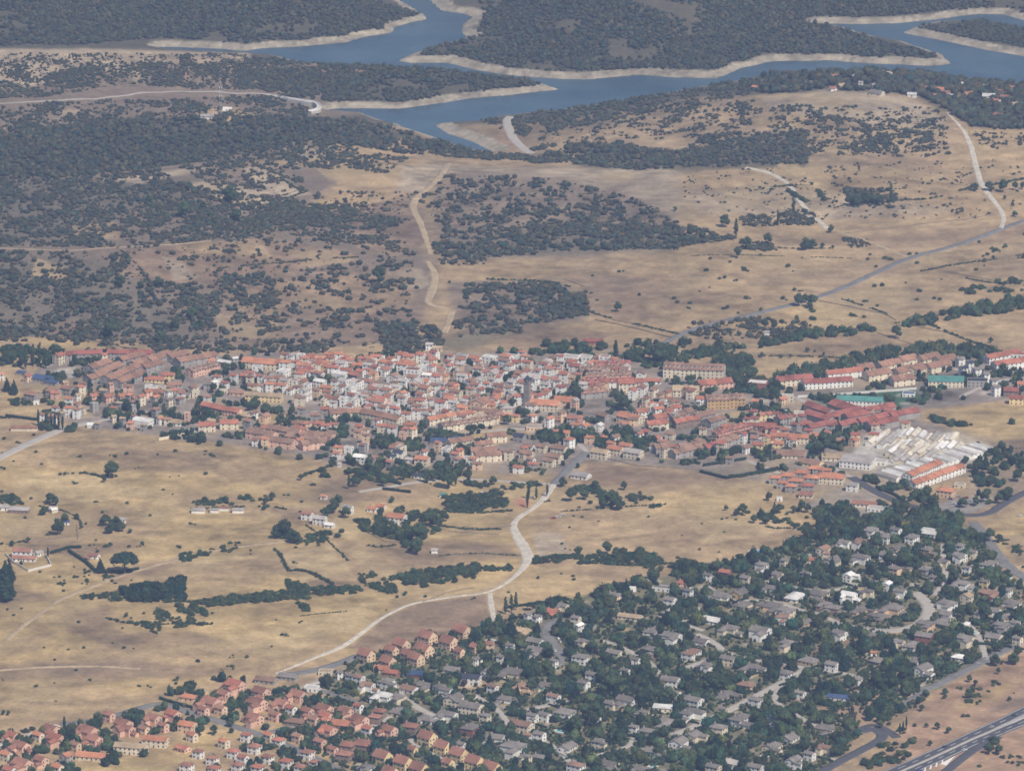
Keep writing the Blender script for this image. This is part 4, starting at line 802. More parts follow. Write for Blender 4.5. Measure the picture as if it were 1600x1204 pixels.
# pale factory estate: rows of narrow pitched bays
def bays(p0, p1, nb, ln, grp_, ds, rs, seed=0):
    a0 = g1(*p0); a1 = g1(*p1); v = a1 - a0; rr = random.Random(seed); yw = math.degrees(math.atan2(v[1], v[0])) + 90
    for i in range(nb):
        c = a0 + v * (i + .5) / nb; z = float(hz(c[0], c[1])); x, y = proj(c[0], c[1], z + 3)
        house(float(x), float(y), 10, rr.choice(rs), rr.choice(['wh', 'cr']), 1, yw, L=ln * rr.uniform(.6, 1.25), W=math.hypot(v[0], v[1]) / nb - .05, base=(c[0], c[1] + rr.uniform(-9, 9), z + rr.uniform(-1, .8)), kind='factory_bay', cat='hall', det=0, pitch=rr.choice([.3, .5, .6]), desc=ds, group=grp_)
for q_ in [((1366,680),(1494,690),13,22),((1356,690),(1500,703),14,24),((1388,704),(1476,714),9,24),((1392,718),(1448,724),6,22)]:
    bays(*q_, 'pale factory halls in rows at the right of the village', 'pale narrow factory hall', ['cw', 'cw', 'pg', 'wh', 'pg'], q_[2])
a0=g1(1385,748); a1=g1(1542,702); nb=24
for i in range(nb):
    c=a0+(a1-a0)*(i+.5)/nb; v=a1-a0; yw=math.degrees(math.atan2(v[1],v[0]))+90; x,y=proj(c[0],c[1],c[2]+3)
    house(float(x),float(y),10,'wh' if i%3 else 'pg','wh',1,yw,L=24,W=math.hypot(v[0],v[1])/nb-.05,base=(c[0],c[1],float(hz(c[0],c[1]))),kind='factory_bay',cat='hall',det=0,pitch=.6,desc='narrow white pitched hall',group='white saw-tooth halls side by side')
for a,b in [((1418,752),(1466,731)),((1424,764),(1502,737))]: terrace(a,b,7,roof='or',wall='wh',fl=2,W=10,kind='terraced_house',group='orange terraces stepping up beside the white halls')
LM(1478,768,32,'or','pe',2,-25,ar=1.4,form='hip',label='peach block with an orange hipped roof by the car park'); LM(1500,758,20,'pg','cr',1,-20,form='flat')
for x,y,w_,r_ in [(1211,749,20,'or'),(1230,745,26,'or'),(1252,740,28,'or'),(1274,734,26,'or'),(1243,753,26,'or'),(1268,748,28,'or'),(1236,762,20,'or'),(1262,761,22,'rd'),(1222,757,18,'or'),(1290,737,20,'or')]: LM(x,y,w_,r_,'gr',2,-12,ar=1.5,form='hip')
LM(1297,746,50,'or','cr',2,-14,ar=1.8,form='hip',label='broad bright orange roof of the cluster left of the white warehouse'); LM(1332,760,22,'pg','wh',2,-20); LM(1355,787,50,'pk' if False else 'rb','wh',1,-14,ar=3.2,kind='shed_row',cat='building'); LM(1372,795,36,'pg','wh',1,-14,form='flat',ar=2); LM(1260,772,26,'rb','cr',1,-12); LM(1218,779,9,'pg','wh',1,0,form='flat')
# near the village road
for x,y,w_,r_,wl in [(826,697,22,'mv','wh'),(846,700,20,'mv','cr'),(823,710,26,'mv','cr'),(874,702,30,'mv','cr'),(866,715,30,'mv','cr'),(858,722,22,'mv','cr'),(812,683,22,'dk','gr'),(908,742,34,'pg','wh'),(955,695,16,'or','pk'),(962,703,30,'or','cr'),(978,698,24,'or','pk'),(938,708,34,'tn','cr'),(990,708,34,'pg','cr'),(945,686,12,'or','cr')]:
    LM(x,y,w_,r_,wl,2 if wl!='wh' else 1,-28,ar=1.5,form='gable')
for a,b,n in [((740,703),(768,700),3),((735,712),(775,710),4),((742,720),(782,717),4),((700,700),(735,694),4),((760,690),(790,688),3)]: terrace(a,b,n,roof='br',wall='cr',fl=2,W=10,kind='terraced_house',det=1,group='brown terraces at the front edge of the village')
for x,y,w_ in [(690,690,38),(722,688,36)]: LM(x,y,w_,'bl','gr',1,-8,form='shed',ar=2.3,kind='panelled_hall',cat='hall',desc='dark blue roofed hall')
for a,b,n in [((388,682),(430,688),4),((420,676),(470,684),4),((410,694),(460,700),4),((450,688),(500,695),4),((470,702),(510,697),3),((480,686),(520,690),3)]: terrace(a,b,n,roof='mv',wall='pk',fl=2,W=11,kind='terraced_house',det=1,group='dull pink terraces at the left front of the village')
for x,y,w_,r_,wl in [(563,716,24,'wh','wh'),(527,725,14,'pg','wh'),(623,709,20,'dk','wh'),(640,718,16,'pg','wh'),(615,713,12,'dk','wh'),(660,719,26,'or','cr'),(655,743,18,'dk','wh'),(618,702,22,'rb','cr'),(585,742,0,'',''),(506,776,12,'or','wh'),(582,795,18,'or','wh'),(595,791,18,'or','wh'),(620,809,34,'or','wh'),(543,795,20,'pg','wh'),(692,773,11,'gn' if False else 'tl','wh'),(672,828,0,'',''),(500,812,24,'pg','wh'),(515,820,18,'wh','wh'),(480,805,20,'rb','wh')]:
    if w_: LM(x,y,w_,r_,wl,1 if w_<20 else 2,-20,ar=1.4)
LM(35,863,32,'rb','wh',2,-8,ar=1.9,form='gable',label='white farmhouse with a pinkish roof behind white walls at the left edge'); LM(38,872,40,'rb','wh',1,-8,ar=3.0,label='low pink-roofed wing in front of the white farmhouse'); LM(60,864,16,'pg','wh',1,50); LM(147,868,20,'rb','wh',1,-25,ar=1.6,label='small pink-roofed cottage beside the dome-crowned pine'); LM(135,872,10,'rb','br',1,-25); LM(190,812,14,'pg','wh',1,0); LM(84,797,12,'wh','cr',1,30,det=0)
for x,y,w_,r_ in [(310,797,22,'pg'),(350,794,16,'rb'),(372,797,18,'pg'),(335,797,14,'pg')]: LM(x,y,w_,r_,'wh',1,-4,ar=2,det=0,cat='shed',kind='farm_shed')
LM(679,860,10,'pg','wh',1,0,det=0,cat='shed',kind='farm_shed'); LM(671,541,12,'pg','wh',2,0); LM(684,544,14,'tn','cr',1,0); LM(1198,520,8,'pg','wh',1,0,det=0)
LM(324,182,22,'pg','wh',1,-5,ar=2,det=1,label='low white building on the ridge beside the mast'); LM(333,178,16,'tn','cr',1,-5,det=1); LM(355,171,15,'wh','wh',1,-5,form='flat',det=1,label='white flat-roofed building on the ridge right of the mast')
# holiday houses by the reservoir
for x,y,w_,r_,wl in [(1180,137,12,'or','wh'),(1195,128,10,'pg','wh'),(1263,131,20,'gr','cr'),(1303,120,16,'or','cr'),(1315,134,20,'tn','cr'),(1300,139,16,'rb','wh'),(1336,120,8,'pg','wh'),(1345,130,8,'pg','wh'),(1365,134,7,'wh','wh'),(1370,145,26,'gr','cr'),(1384,115,22,'tn','cr'),(1425,148,16,'wh','wh'),(1412,141,7,'wh','wh'),(1440,128,14,'tn','wh'),(1450,138,18,'rb','wh'),(1466,140,20,'or','cr'),(1476,145,18,'rb','wh'),(1485,150,14,'wh','wh'),(1462,150,16,'rb','cr'),(1512,147,20,'or','cr'),(1532,135,12,'wh','wh'),(1545,150,22,'wh','wh'),(1555,158,20,'or','wh'),(1560,143,18,'rb','cr'),(1570,152,16,'rb','wh'),(1522,172,12,'wh','wh'),(1535,178,16,'wh','wh'),(1560,180,18,'rb','cr'),(1585,163,16,'tn','cr'),(1580,137,14,'or','cr'),(1592,190,12,'wh','wh'),(1500,132,12,'wh','wh'),(1590,147,14,'pg','wh'),(1240,127,9,'wh','wh'),(1222,132,10,'pg','cr')]:
    LM(x,y,w_,r_,wl,1,random.choice([-30,-10,40]),ar=1.4,det=1,kind='holiday_house',group='holiday houses among trees by the reservoir')

for x,y,w_,f_ in [(430,590,20,'gable'),(443,583,24,'flat'),(531,586,28,'vault'),(547,599,24,'gable'),(592,561,20,'flat'),(617,568,18,'flat'),(601,580,22,'gable'),(645,583,30,'flat'),(660,577,26,'vault'),(668,591,18,'gable'),(765,561,26,'flat'),(797,560,28,'flat'),(722,592,18,'gable'),(690,602,18,'gable'),(703,620,20,'gable'),(836,591,26,'gable'),(852,603,18,'gable'),(893,561,32,'flat'),(915,561,24,'flat'),(520,625,26,'gable'),(500,598,22,'gable'),(476,612,20,'gable'),(460,598,18,'flat'),(575,575,18,'gable'),(630,600,20,'gable'),(780,605,20,'gable'),(800,618,18,'gable'),(812,606,16,'gable'),(742,606,18,'gable'),(870,590,20,'flat'),(945,563,20,'flat'),(455,560,16,'gable'),(560,603,18,'flat')]:
    LM(x,y,w_,random.choice(['pg','pg','wh','rb']) if f_ != 'vault' else 'wh','wh',random.choice([2,2,3]),random.choice([-20,-28,60]),form=f_,ar=1.4,check=.7,group='white houses and blocks in the old village')
# remaining village houses fill their quarters
def quarter(poly, n, roofs, walls, w0, w1, yaws, det=1, fl=(2, 2, 3), chk=.78, seed=1, kind='village_house', group=None):
    r = random.Random(seed); xs = [p[0] for p in poly]; ys_ = [p[1] for p in poly]; k = 0; t = 0
    while k < n and t < n * 14:
        t += 1; x = r.uniform(min(xs), max(xs)); y = r.uniform(min(ys_), max(ys_))
        if not inpoly(np.array(x), np.array(y), poly): continue
        wl = r.choice(walls); form = r.choice(['gable'] * 6 + ['hip'] * 3 + ['flat'])
        g = g1(x, y + 5)
        rd = min([float(np.min(np.hypot(P[:, 0] - g[0], P[:, 1] - g[1]))) - wd for P, wd in ROADPTS])
        if rd < 7: continue
        if any(math.hypot(a - g[0], b_ - g[1]) < q + 3 for a, b_, q in TREES[-60:]): continue
        o = house(x, y, r.uniform(w0, w1), r.choice(roofs) if form != 'flat' else 'pg', wl, r.choice(fl), r.choice(yaws) + r.uniform(-8, 8), form, ar=r.uniform(1.1, 1.7), det=det, rnd=r, check=chk, base=(g[0], g[1], g[2]), kind=kind, group=group)
        if o: k += 1
    return k
FOOTN = len(FOOT)
_old = house
def _hc(*a, **k):
    return _old(*a, **k)
Q = dict(roofs=['rd','rb','or','rd','br','mv','rm','rb','pg'], walls=['wh','wh','wh','wh','wh','cr','pe'])
nq = 0
nq += quarter([(440,565),(560,566),(700,556),(830,552),(905,560),(905,600),(830,640),(740,660),(640,650),(520,640),(445,612)], 215, Q['roofs'], Q['walls'], 12, 23, [-18, -18, -30, 62], seed=3, group='houses packed in the old village')
nq += quarter([(905,556),(980,568),(1015,600),(1000,620),(905,616)], 22, Q['roofs'], Q['walls'], 12, 18, [-12, 70], seed=4, group='houses packed in the old village')
nq += quarter([(445,555),(560,562),(640,560),(640,575),(445,575)], 26, ['rd','or','rb'], ['cr','wh','pe'], 15, 22, [-12], seed=5, group='houses packed in the old village')
nq += quarter([(330,590),(445,590),(445,612),(330,600)], 16, Q['roofs'], Q['walls'], 13, 18, [-15], seed=6, group='houses packed in the old village')
nq += quarter([(450,625),(520,640),(520,655),(640,672),(640,690),(470,680),(440,650)], 16, ['mv','br','rd'], ['cr','gr','pk'], 13, 20, [-12], seed=8, group='houses at the front of the old village')
nq += quarter([(830,650),(1000,655),(1010,690),(900,700),(830,680)], 12, ['or','rd','rb','mv'], ['wh','cr','pe'], 13, 20, [-20, 50], seed=9, group='houses at the front of the old village')
nq += quarter([(1000,612),(1100,612),(1100,650),(1000,655)], 14, ['rd','rb','mv'], ['wh','cr','pe'], 12, 18, [-8, 60], seed=10, group='houses on the right of the old village')
nq += quarter([(230,600),(330,596),(345,640),(240,650)], 16, ['br','rb','gr','or'], ['cr','gr','wh'], 12, 18, [-15, 50], seed=11, group='houses on the left of the old village')
nq += quarter([(1150,690),(1180,640),(1260,640),(1260,672),(1180,690)], 10, ['rm','rd'], ['gr','cr'], 12, 18, [-12], seed=12, group='houses on the right of the old village')
nq += quarter([(60,640),(230,628),(240,668),(150,668),(60,660)], 16, ['br','rb','tn'], ['cr','gr','wh'], 9, 15, [-15, 50], seed=13, group='houses on the left of the old village')

nq += quarter([(60,600),(140,595),(240,610),(340,610),(345,660),(240,668),(150,668),(60,655)], 30, ['br','rb','rd','or','tn'], ['cr','gr','wh','pk'], 10, 17, [-15, 50], seed=21, group='houses on the left of the old village')
nq += quarter([(340,640),(520,655),(640,668),(700,690),(780,690),(880,720),(800,738),(620,728),(520,712),(380,690)], 46, ['rb','rd','br','mv','or'], ['cr','wh','pe','gr'], 12, 20, [-12, -30, 55], seed=22, group='scattered houses along the front of the village')
nq += quarter([(1000,650),(1250,650),(1260,690),(1150,720),(1010,718)], 30, ['rd','rm','rb','mv'], ['cr','wh','gr'], 12, 18, [-12, -30, 55], seed=23, group='houses on the right of the old village')
nq += quarter([(1180,640),(1430,640),(1440,665),(1340,690),(1180,690)], 18, ['rm','rd'], ['cr','gr'], 12, 18, [-12, -30], seed=24, group='houses on the right of the old village')
# ------------------------------------------------------------------ houses of the near estates
NV = len(FOOT)
BRK = [(572,1022,28),(627,1006,28),(668,994,30),(606,1033,26),(662,1014,32),(701,1002,30),(722,985,30),(650,1028,26),(718,1019,17),(741,1012,15),(637,1022,22),(612,1016,22)]
for x,y,w_ in BRK: house(x,y,w_*1.1,'rb','pe',2,-42,ar=1.2,pitch=.85,wing=False,group='peach brick houses at the top of the estate',kind='brick_house')
house(598,1044,30,'or','cr',1,-12,ar=1.5); house(612,1050,26,'rd','rd',1,-20); house(650,1052,30,'bl','rd',1,-15,label='red-walled house with solar panels on its roof'); house(762,1008,22,'rb','pe',2,-10,ar=1.4)
PNK = [(33,1166,30),(80,1140,28),(88,1154,30),(137,1142,36),(147,1156,28),(35,1193,34),(64,1188,24),(193,1131,30),(240,1123,26),(270,1116,26),(330,1097,34),(368,1070,34),(408,1081,30),(402,1098,32),(398,1122,28),(466,1086,30),(507,1108,30),(510,1120,24),(562,1125,30),(608,1141,28),(513,1141,28),(20,1150,22),(200,1140,22),(540,1112,26),(440,1100,26),(350,1085,24),(480,1112,22)]
for x,y,w_ in PNK: house(x,y,w_*1.06,['rb','rb','rd','rb'][(x+y)%4],'pk',2,-38,ar=1.15,pitch=.6,wing=True,rnd=random.Random(x),group='salmon pink houses at the bottom left',kind='pink_house')
house(103,1183,22,'or','gr',2,60,ar=1.0,label='grey gabled house with an orange roof at the bottom left'); house(146,1180,58,'or','cr',1,-14,ar=2.6,kind='long_house',label='long low house with a bright orange roof at the bottom left'); house(205,1168,56,'tn','cr',2,-13,ar=2.6,kind='long_house',label='long cream building with a tan roof and a row of small windows'); house(243,1157,44,'or','cr',2,-14,ar=2.0,kind='long_house',label='cream building with a bright orange roof right of the long tan one')
house(293,1134,32,'or','pe',2,-25,ar=1.3); house(286,1168,28,'rd','pk',1,-40); house(294,1088,30,'or','pe',1,-25,ar=1.5,label='peach house with an orange hipped roof at the corner of the road',form='hip')
house(416,1061,38,'mv','gr',1,-20,ar=1.8); house(450,1056,34,'gr','gr',1,-20,ar=1.8); house(461,1126,36,'mv','br',1,-22,ar=1.6,form='hip'); house(509,1050,24,'tn','cr',1,-8,form='flat'); house(530,1054,12,'gr','wh',2,30); house(487,1075,26,'wh','wh',1,-15,form='flat')
house(530,1129,44,'or','br',1,-15,form='hip',ar=1.6,label='brown house under a wide orange-red hipped roof'); 
for x,y,w_ in [(592,1113,26),(586,1122,24),(641,1136,32),(541,1165,34),(568,1163,42),(538,1180,30)]: house(x,y,w_,'rb','br',2,-22,form='hip',ar=1.3,rnd=random.Random(x),group='brown hip-roofed houses at the bottom',kind='brown_house')
YEL = [(598,1181,34),(630,1190,34),(655,1200,34),(668,1151,34),(692,1166,32),(717,1177,34),(742,1189,34),(768,1199,36),(610,1206,30),(700,1192,22),(645,1172,18)]
for x,y,w_ in YEL: house(x,y,w_,'rb','ye',2,-40,ar=1.2,pitch=.85,group='yellow gabled houses at the bottom of the picture',kind='yellow_house')
RDW = [(435,1158,22),(398,1168,24),(480,1177,24),(418,1184,22),(447,1191,24),(403,1200,24),(365,1176,22),(492,1193,18),(372,1197,22),(332,1186,22),(292,1197,24),(335,1202,22),(470,1200,22),(310,1176,20),(385,1150,20)]
for x,y,w_ in RDW: house(x,y,w_,'rd' if x%2 else 'rb','wh',2,-30,form='hip',ar=1.1,group='small white houses with red roofs at the bottom left',kind='white_house')
VIL = """705,1045,34 742,1033,16 800,1048,38 763,1051,22 783,1029,14 838,1015,30 836,1001,28 797,1011,14 825,963,12 839,966,15 880,949,18 697,1080,22 709,1093,30 736,1105,38c 790,1091,28h 735,1138,30r
775,1151,30 815,1133,38 802,1166,40 823,1151,15 843,1149,20 832,1120,18 851,1119,20 882,1114,34h 822,1184,18 842,1182,26 886,1166,30 820,1073,30b 856,1070,26n 907,1028,26 925,1056,20 912,1069,20 960,1019,26 977,1050,15 994,1033,14
980,1092,34 950,1100,18 1016,1016,28b 1047,1064,30 1080,1021,30h 1083,1095,32 1076,1114,28h 1040,1126,34b 1010,1141,24h 990,1138,16 934,1160,20b 891,1169,24b 1025,1173,32n 1060,1161,30 1082,1151,28 951,1193,34 900,1197,28 1000,1201,30
1138,1031,26 1105,1041,20 1176,1041,30 1166,1069,28b 1226,1053,28 1133,1084,32c 1156,1123,36 1122,1138,28c 1205,1166,28c 1235,1151,34w 1146,1191,30 1115,1200,24 1290,1136,34b
958,929,26 1047,939,20 1018,985,26 1050,995,30 900,968,16c 904,980,16w 908,1004,18c 1093,1001,30 1105,901,14 1190,884,20 1225,878,14c 1120,928,34 1155,926,30o 1202,918,26 1242,931,34w 1278,926,34c 1160,944,30 1206,945,34b 1227,955,30b
1113,968,32w 1141,983,28 1188,986,34 1222,966,20 1261,971,26b 1230,1006,26b 1290,946,20b 1350,849,28 1400,859,22c 1300,878,30c 1345,872,28 1386,869,24 1400,888,30b 1286,860,22c 1326,901,18w 1386,915,16w 1326,931,26w 1356,926,18c 1406,926,20w
1445,891,22b 1425,841,22w 1450,830,38w 1450,860,22o 1545,880,28h 1502,913,26h 1538,911,16y 1550,927,28r 1580,941,30h 1549,953,30 1480,944,30h 1476,958,26 1470,971,28h 1446,976,28b 1445,995,30r 1510,999,28c 1573,963,24b 1564,978,26b 1553,994,28c
1425,1007,30h 1428,1031,28 1371,1031,28b 1265,1031,34b 1441,1046,32 1499,1026,24w 1345,951,30b 1396,951,34b 1376,962,26b 1301,951,28b 1361,992,24c 1312,991,24w 1258,898,18 1215,900,18c 1165,905,18 1075,925,16 1340,1062,22 1405,1005,18
560,1060,20 548,1058,16 575,1072,22 600,1088,30w 603,1066,26 665,1070,28 620,1110,28c 668,1122,34 700,1118,30 690,1075,26 575,1200,22w 640,1075,30 622,1090,22 758,1120,18 770,1075,18 865,1035,14 720,1165,16 865,1090,22 930,1120,18 1055,1085,18 1130,1110,16 1005,1115,18 1180,1200,26 1210,1125,20
1240,1190,26 1290,1170,22 1265,1180,18 1180,1095,22 1250,1085,18 1300,1040,22 1585,975,18 1590,1000,16 1530,960,16 1575,925,14 1400,830,18 1500,870,22 1475,880,18 1510,890,14 1460,905,16 1500,855,16 1520,865,14c 1385,840,22 1360,830,24 1320,850,20""".split()
for t in VIL:
    fl_ = ''
    if t[-1].isalpha(): fl_ = t[-1]; t = t[:-1]
    x, y, w_ = [int(v) for v in t.split(',')]; r = random.Random(x * 31 + y)
    wall = {'': r.choice(['wh', 'wh', 'wh', 'cr']), 'c': 'cr', 'h': 'wh', 'w': 'wh', 'b': r.choice(['br', 'gr', 'cr', 'pe']), 'r': 'rd', 'o': 'oc', 'y': 'ye', 'n': 'gn'}[fl_]
    roof = 'wh' if fl_ == 'w' and r.random() < .3 else r.choice(['gr', 'gr', 'gr', 'gr', 'gr', 'gr', 'mv' if r.random() < .5 else 'gr', 'pg' if r.random() < .3 else 'gr'])
    house(x, y, w_ * 1.12, roof, wall, 2 if w_ < 24 or r.random() < .45 else 1, r.choice([-32, -32, -26, 58]) + r.uniform(-6, 6), 'hip' if fl_ in 'hb' and fl_ or r.random() < .35 else 'gable', ar=r.uniform(1.15, 1.6), wing=r.random() < .6 and w_ > 17, rnd=r, kind='villa', check=.62, group='villas with gardens in the estate', pitch=.42)
house(735,1060,36,'dk','wh',2,-16,ar=1.9,kind='villa',label='white house with a long dark slate roof and a row of tall windows'); house(1035,919,34,'gr','wh',1,-20,form='flat',ar=1.9,kind='villa',label='modern white house with white pergolas at the upper edge of the estate'); house(1067,910,22,'rd','pk',1,-15,form='hip',label='house with a round-looking red hipped roof at the upper edge of the estate',kind='villa'); house(985,963,42,'tn','cr',1,-22,ar=2.6,kind='villa',label='long cream house with a tan roof in the upper estate')
house(1133,896,22,'rd','rd',2,-25,kind='villa',label='red gabled house near the top edge of the estate'); house(1265,874,22,'rd','cr',1,-15,kind='villa'); house(1510,934,24,'tn','cr',2,62,ar=1.0,kind='villa',label='cream house with a plain gable front in the right part of the estate'); house(862,955,28,'rd','br',1,-30,wing=True,kind='villa',label='brown house with a red roof under the round pines'); house(818,985,28,'tn','pe',1,-25,wing=True,kind='villa',label='peach and ochre house in the shadow of a dark conifer'); house(1125,931,14,'ye','ye',1,10,form='flat',kind='villa') if False else None
house(1037,1106,36,'wh','cr',1,-12,form='shed',ar=2.2,kind='pavilion',cat='pavilion',label='cream pavilion with a wide pale roof behind a pool'); house(988,920,12,'wh','wh',1,0,form='flat',kind='villa'); house(1310,1090,40,'bl','wh',1,-16,form='shed',ar=3,kind='canopy',cat='canopy',label='long light blue canopy roof among the lower right trees')
house(1504,976,26,'wh','wh',1,-20,form='flat',kind='villa'); house(1365,1020,10,'or','wh',1,0,kind='villa')
for x,y,w_ in [(767,1000,9),(736,1089,16),(875,1142,18),(1063,1033,14),(1037,1111,14),(1009,1127,10),(1215,1150,20),(1352,948,12),(1574,902,14),(1578,959,14),(1522,988,12),(1120,1145,13),(1020,1197,12),(1075,1198,14),(572,719,0),(585,727,12),(700,789,7),(815,727,9),(1083,920,8),(1500,998,10),(975,1060,0),(1390,1050,9),(1196,1180,8),(1183,861,26)]:
    if w_: pool(x, y, w_, -28)
# garden hedges
_r = random.Random(77); HD = 0
for x, y, w_ in [(int(t.rstrip('abcdefghijklmnopqrstuvwxyz').split(',')[0]), int(t.rstrip('abcdefghijklmnopqrstuvwxyz').split(',')[1]), int(t.rstrip('abcdefghijklmnopqrstuvwxyz').split(',')[2])) for t in VIL]:
    if HD > 100 or _r.random() < .42 or w_ < 16: continue
    s_ = _r.choice([(1, .42), (1, -.42)]); ln = _r.uniform(14, 26); x0 = x - s_[0] * ln / 2 + _r.uniform(-6, 6); y0 = y + 9 + _r.uniform(0, 4)
    hedge([(x0, y0 + (0 if s_[1] > 0 else 6)), (x0 + ln, y0 + (6 if s_[1] > 0 else 0) * ln / 20)], h=_r.uniform(1.5, 2.4), wd=_r.uniform(1.2, 2), group='garden hedges in the estate'); HD += 1
for p in [[(792,950),(850,942),(868,935)],[(690,1056),(740,1048),(760,1042)],[(700,1106),(720,1120),(745,1126),(770,1118)],[(820,1042),(850,1056),(862,1054)],[(1340,972),(1380,970),(1405,968)],[(1030,960),(1050,968),(1085,955)],[(1030,955),(1056,945)],[(520,1110),(540,1116),(560,1118)],[(575,1148),(600,1160),(650,1152)],[(1060,915),(1080,905)],[(250,1092),(275,1100),(300,1106)],[(1520,1006),(1560,1008),(1580,1012)],[(1410,1062),(1440,1066),(1480,1050),(1500,1042)]]:
    hedge(p, 2.6, 2.2, group='long hedges beside the estate streets', desc='long clipped dark hedge')

GW = 0
for t in VIL:
    x, y, w_ = [int(v) for v in t.rstrip('abcdefghijklmnopqrstuvwxyz').split(',')]
    if _r.random() < .5 or GW > 110: continue
    sl_ = _r.choice([.42, -.42]); ln = _r.uniform(10, 22); x0 = x - ln / 2 + _r.uniform(-12, 12); y0 = y + _r.uniform(6, 13)
    wallline([(x0, y0), (x0 + ln, y0 + sl_ * ln)], _r.uniform(1.2, 1.8), .35, MW[_r.choice(['wh', 'cr', 'gr', 'pe'])], 'garden_wall', 'pale garden wall', wob=0, group='pale garden walls in the estate'); GW += 1
# extra hand-built backyard rows at the bottom left
for x, y, w_ in [(118,1165,20),(170,1118,22),(60,1150,20),(225,1140,20),(255,1135,20),(318,1110,20),(345,1108,22),(300,1150,20),(430,1118,22),(455,1108,20),(490,1125,22),(350,1160,20),(420,1150,20),(380,1185,20),(465,1152,20),(500,1160,22),(520,1172,20),(560,1105,18),(575,1140,22),(10,1180,22),(15,1204,24),(90,1200,22),(580,1215,26)]:
    house(x, y, w_, ['rb','rd','or','br'][(x * 3 + y) % 4], ['pk','pe','cr','wh'][(x + y * 3) % 4], 2, -38, ar=1.3, pitch=.55, check=.7, kind='house', rnd=random.Random(x), group='mixed small houses at the bottom left')
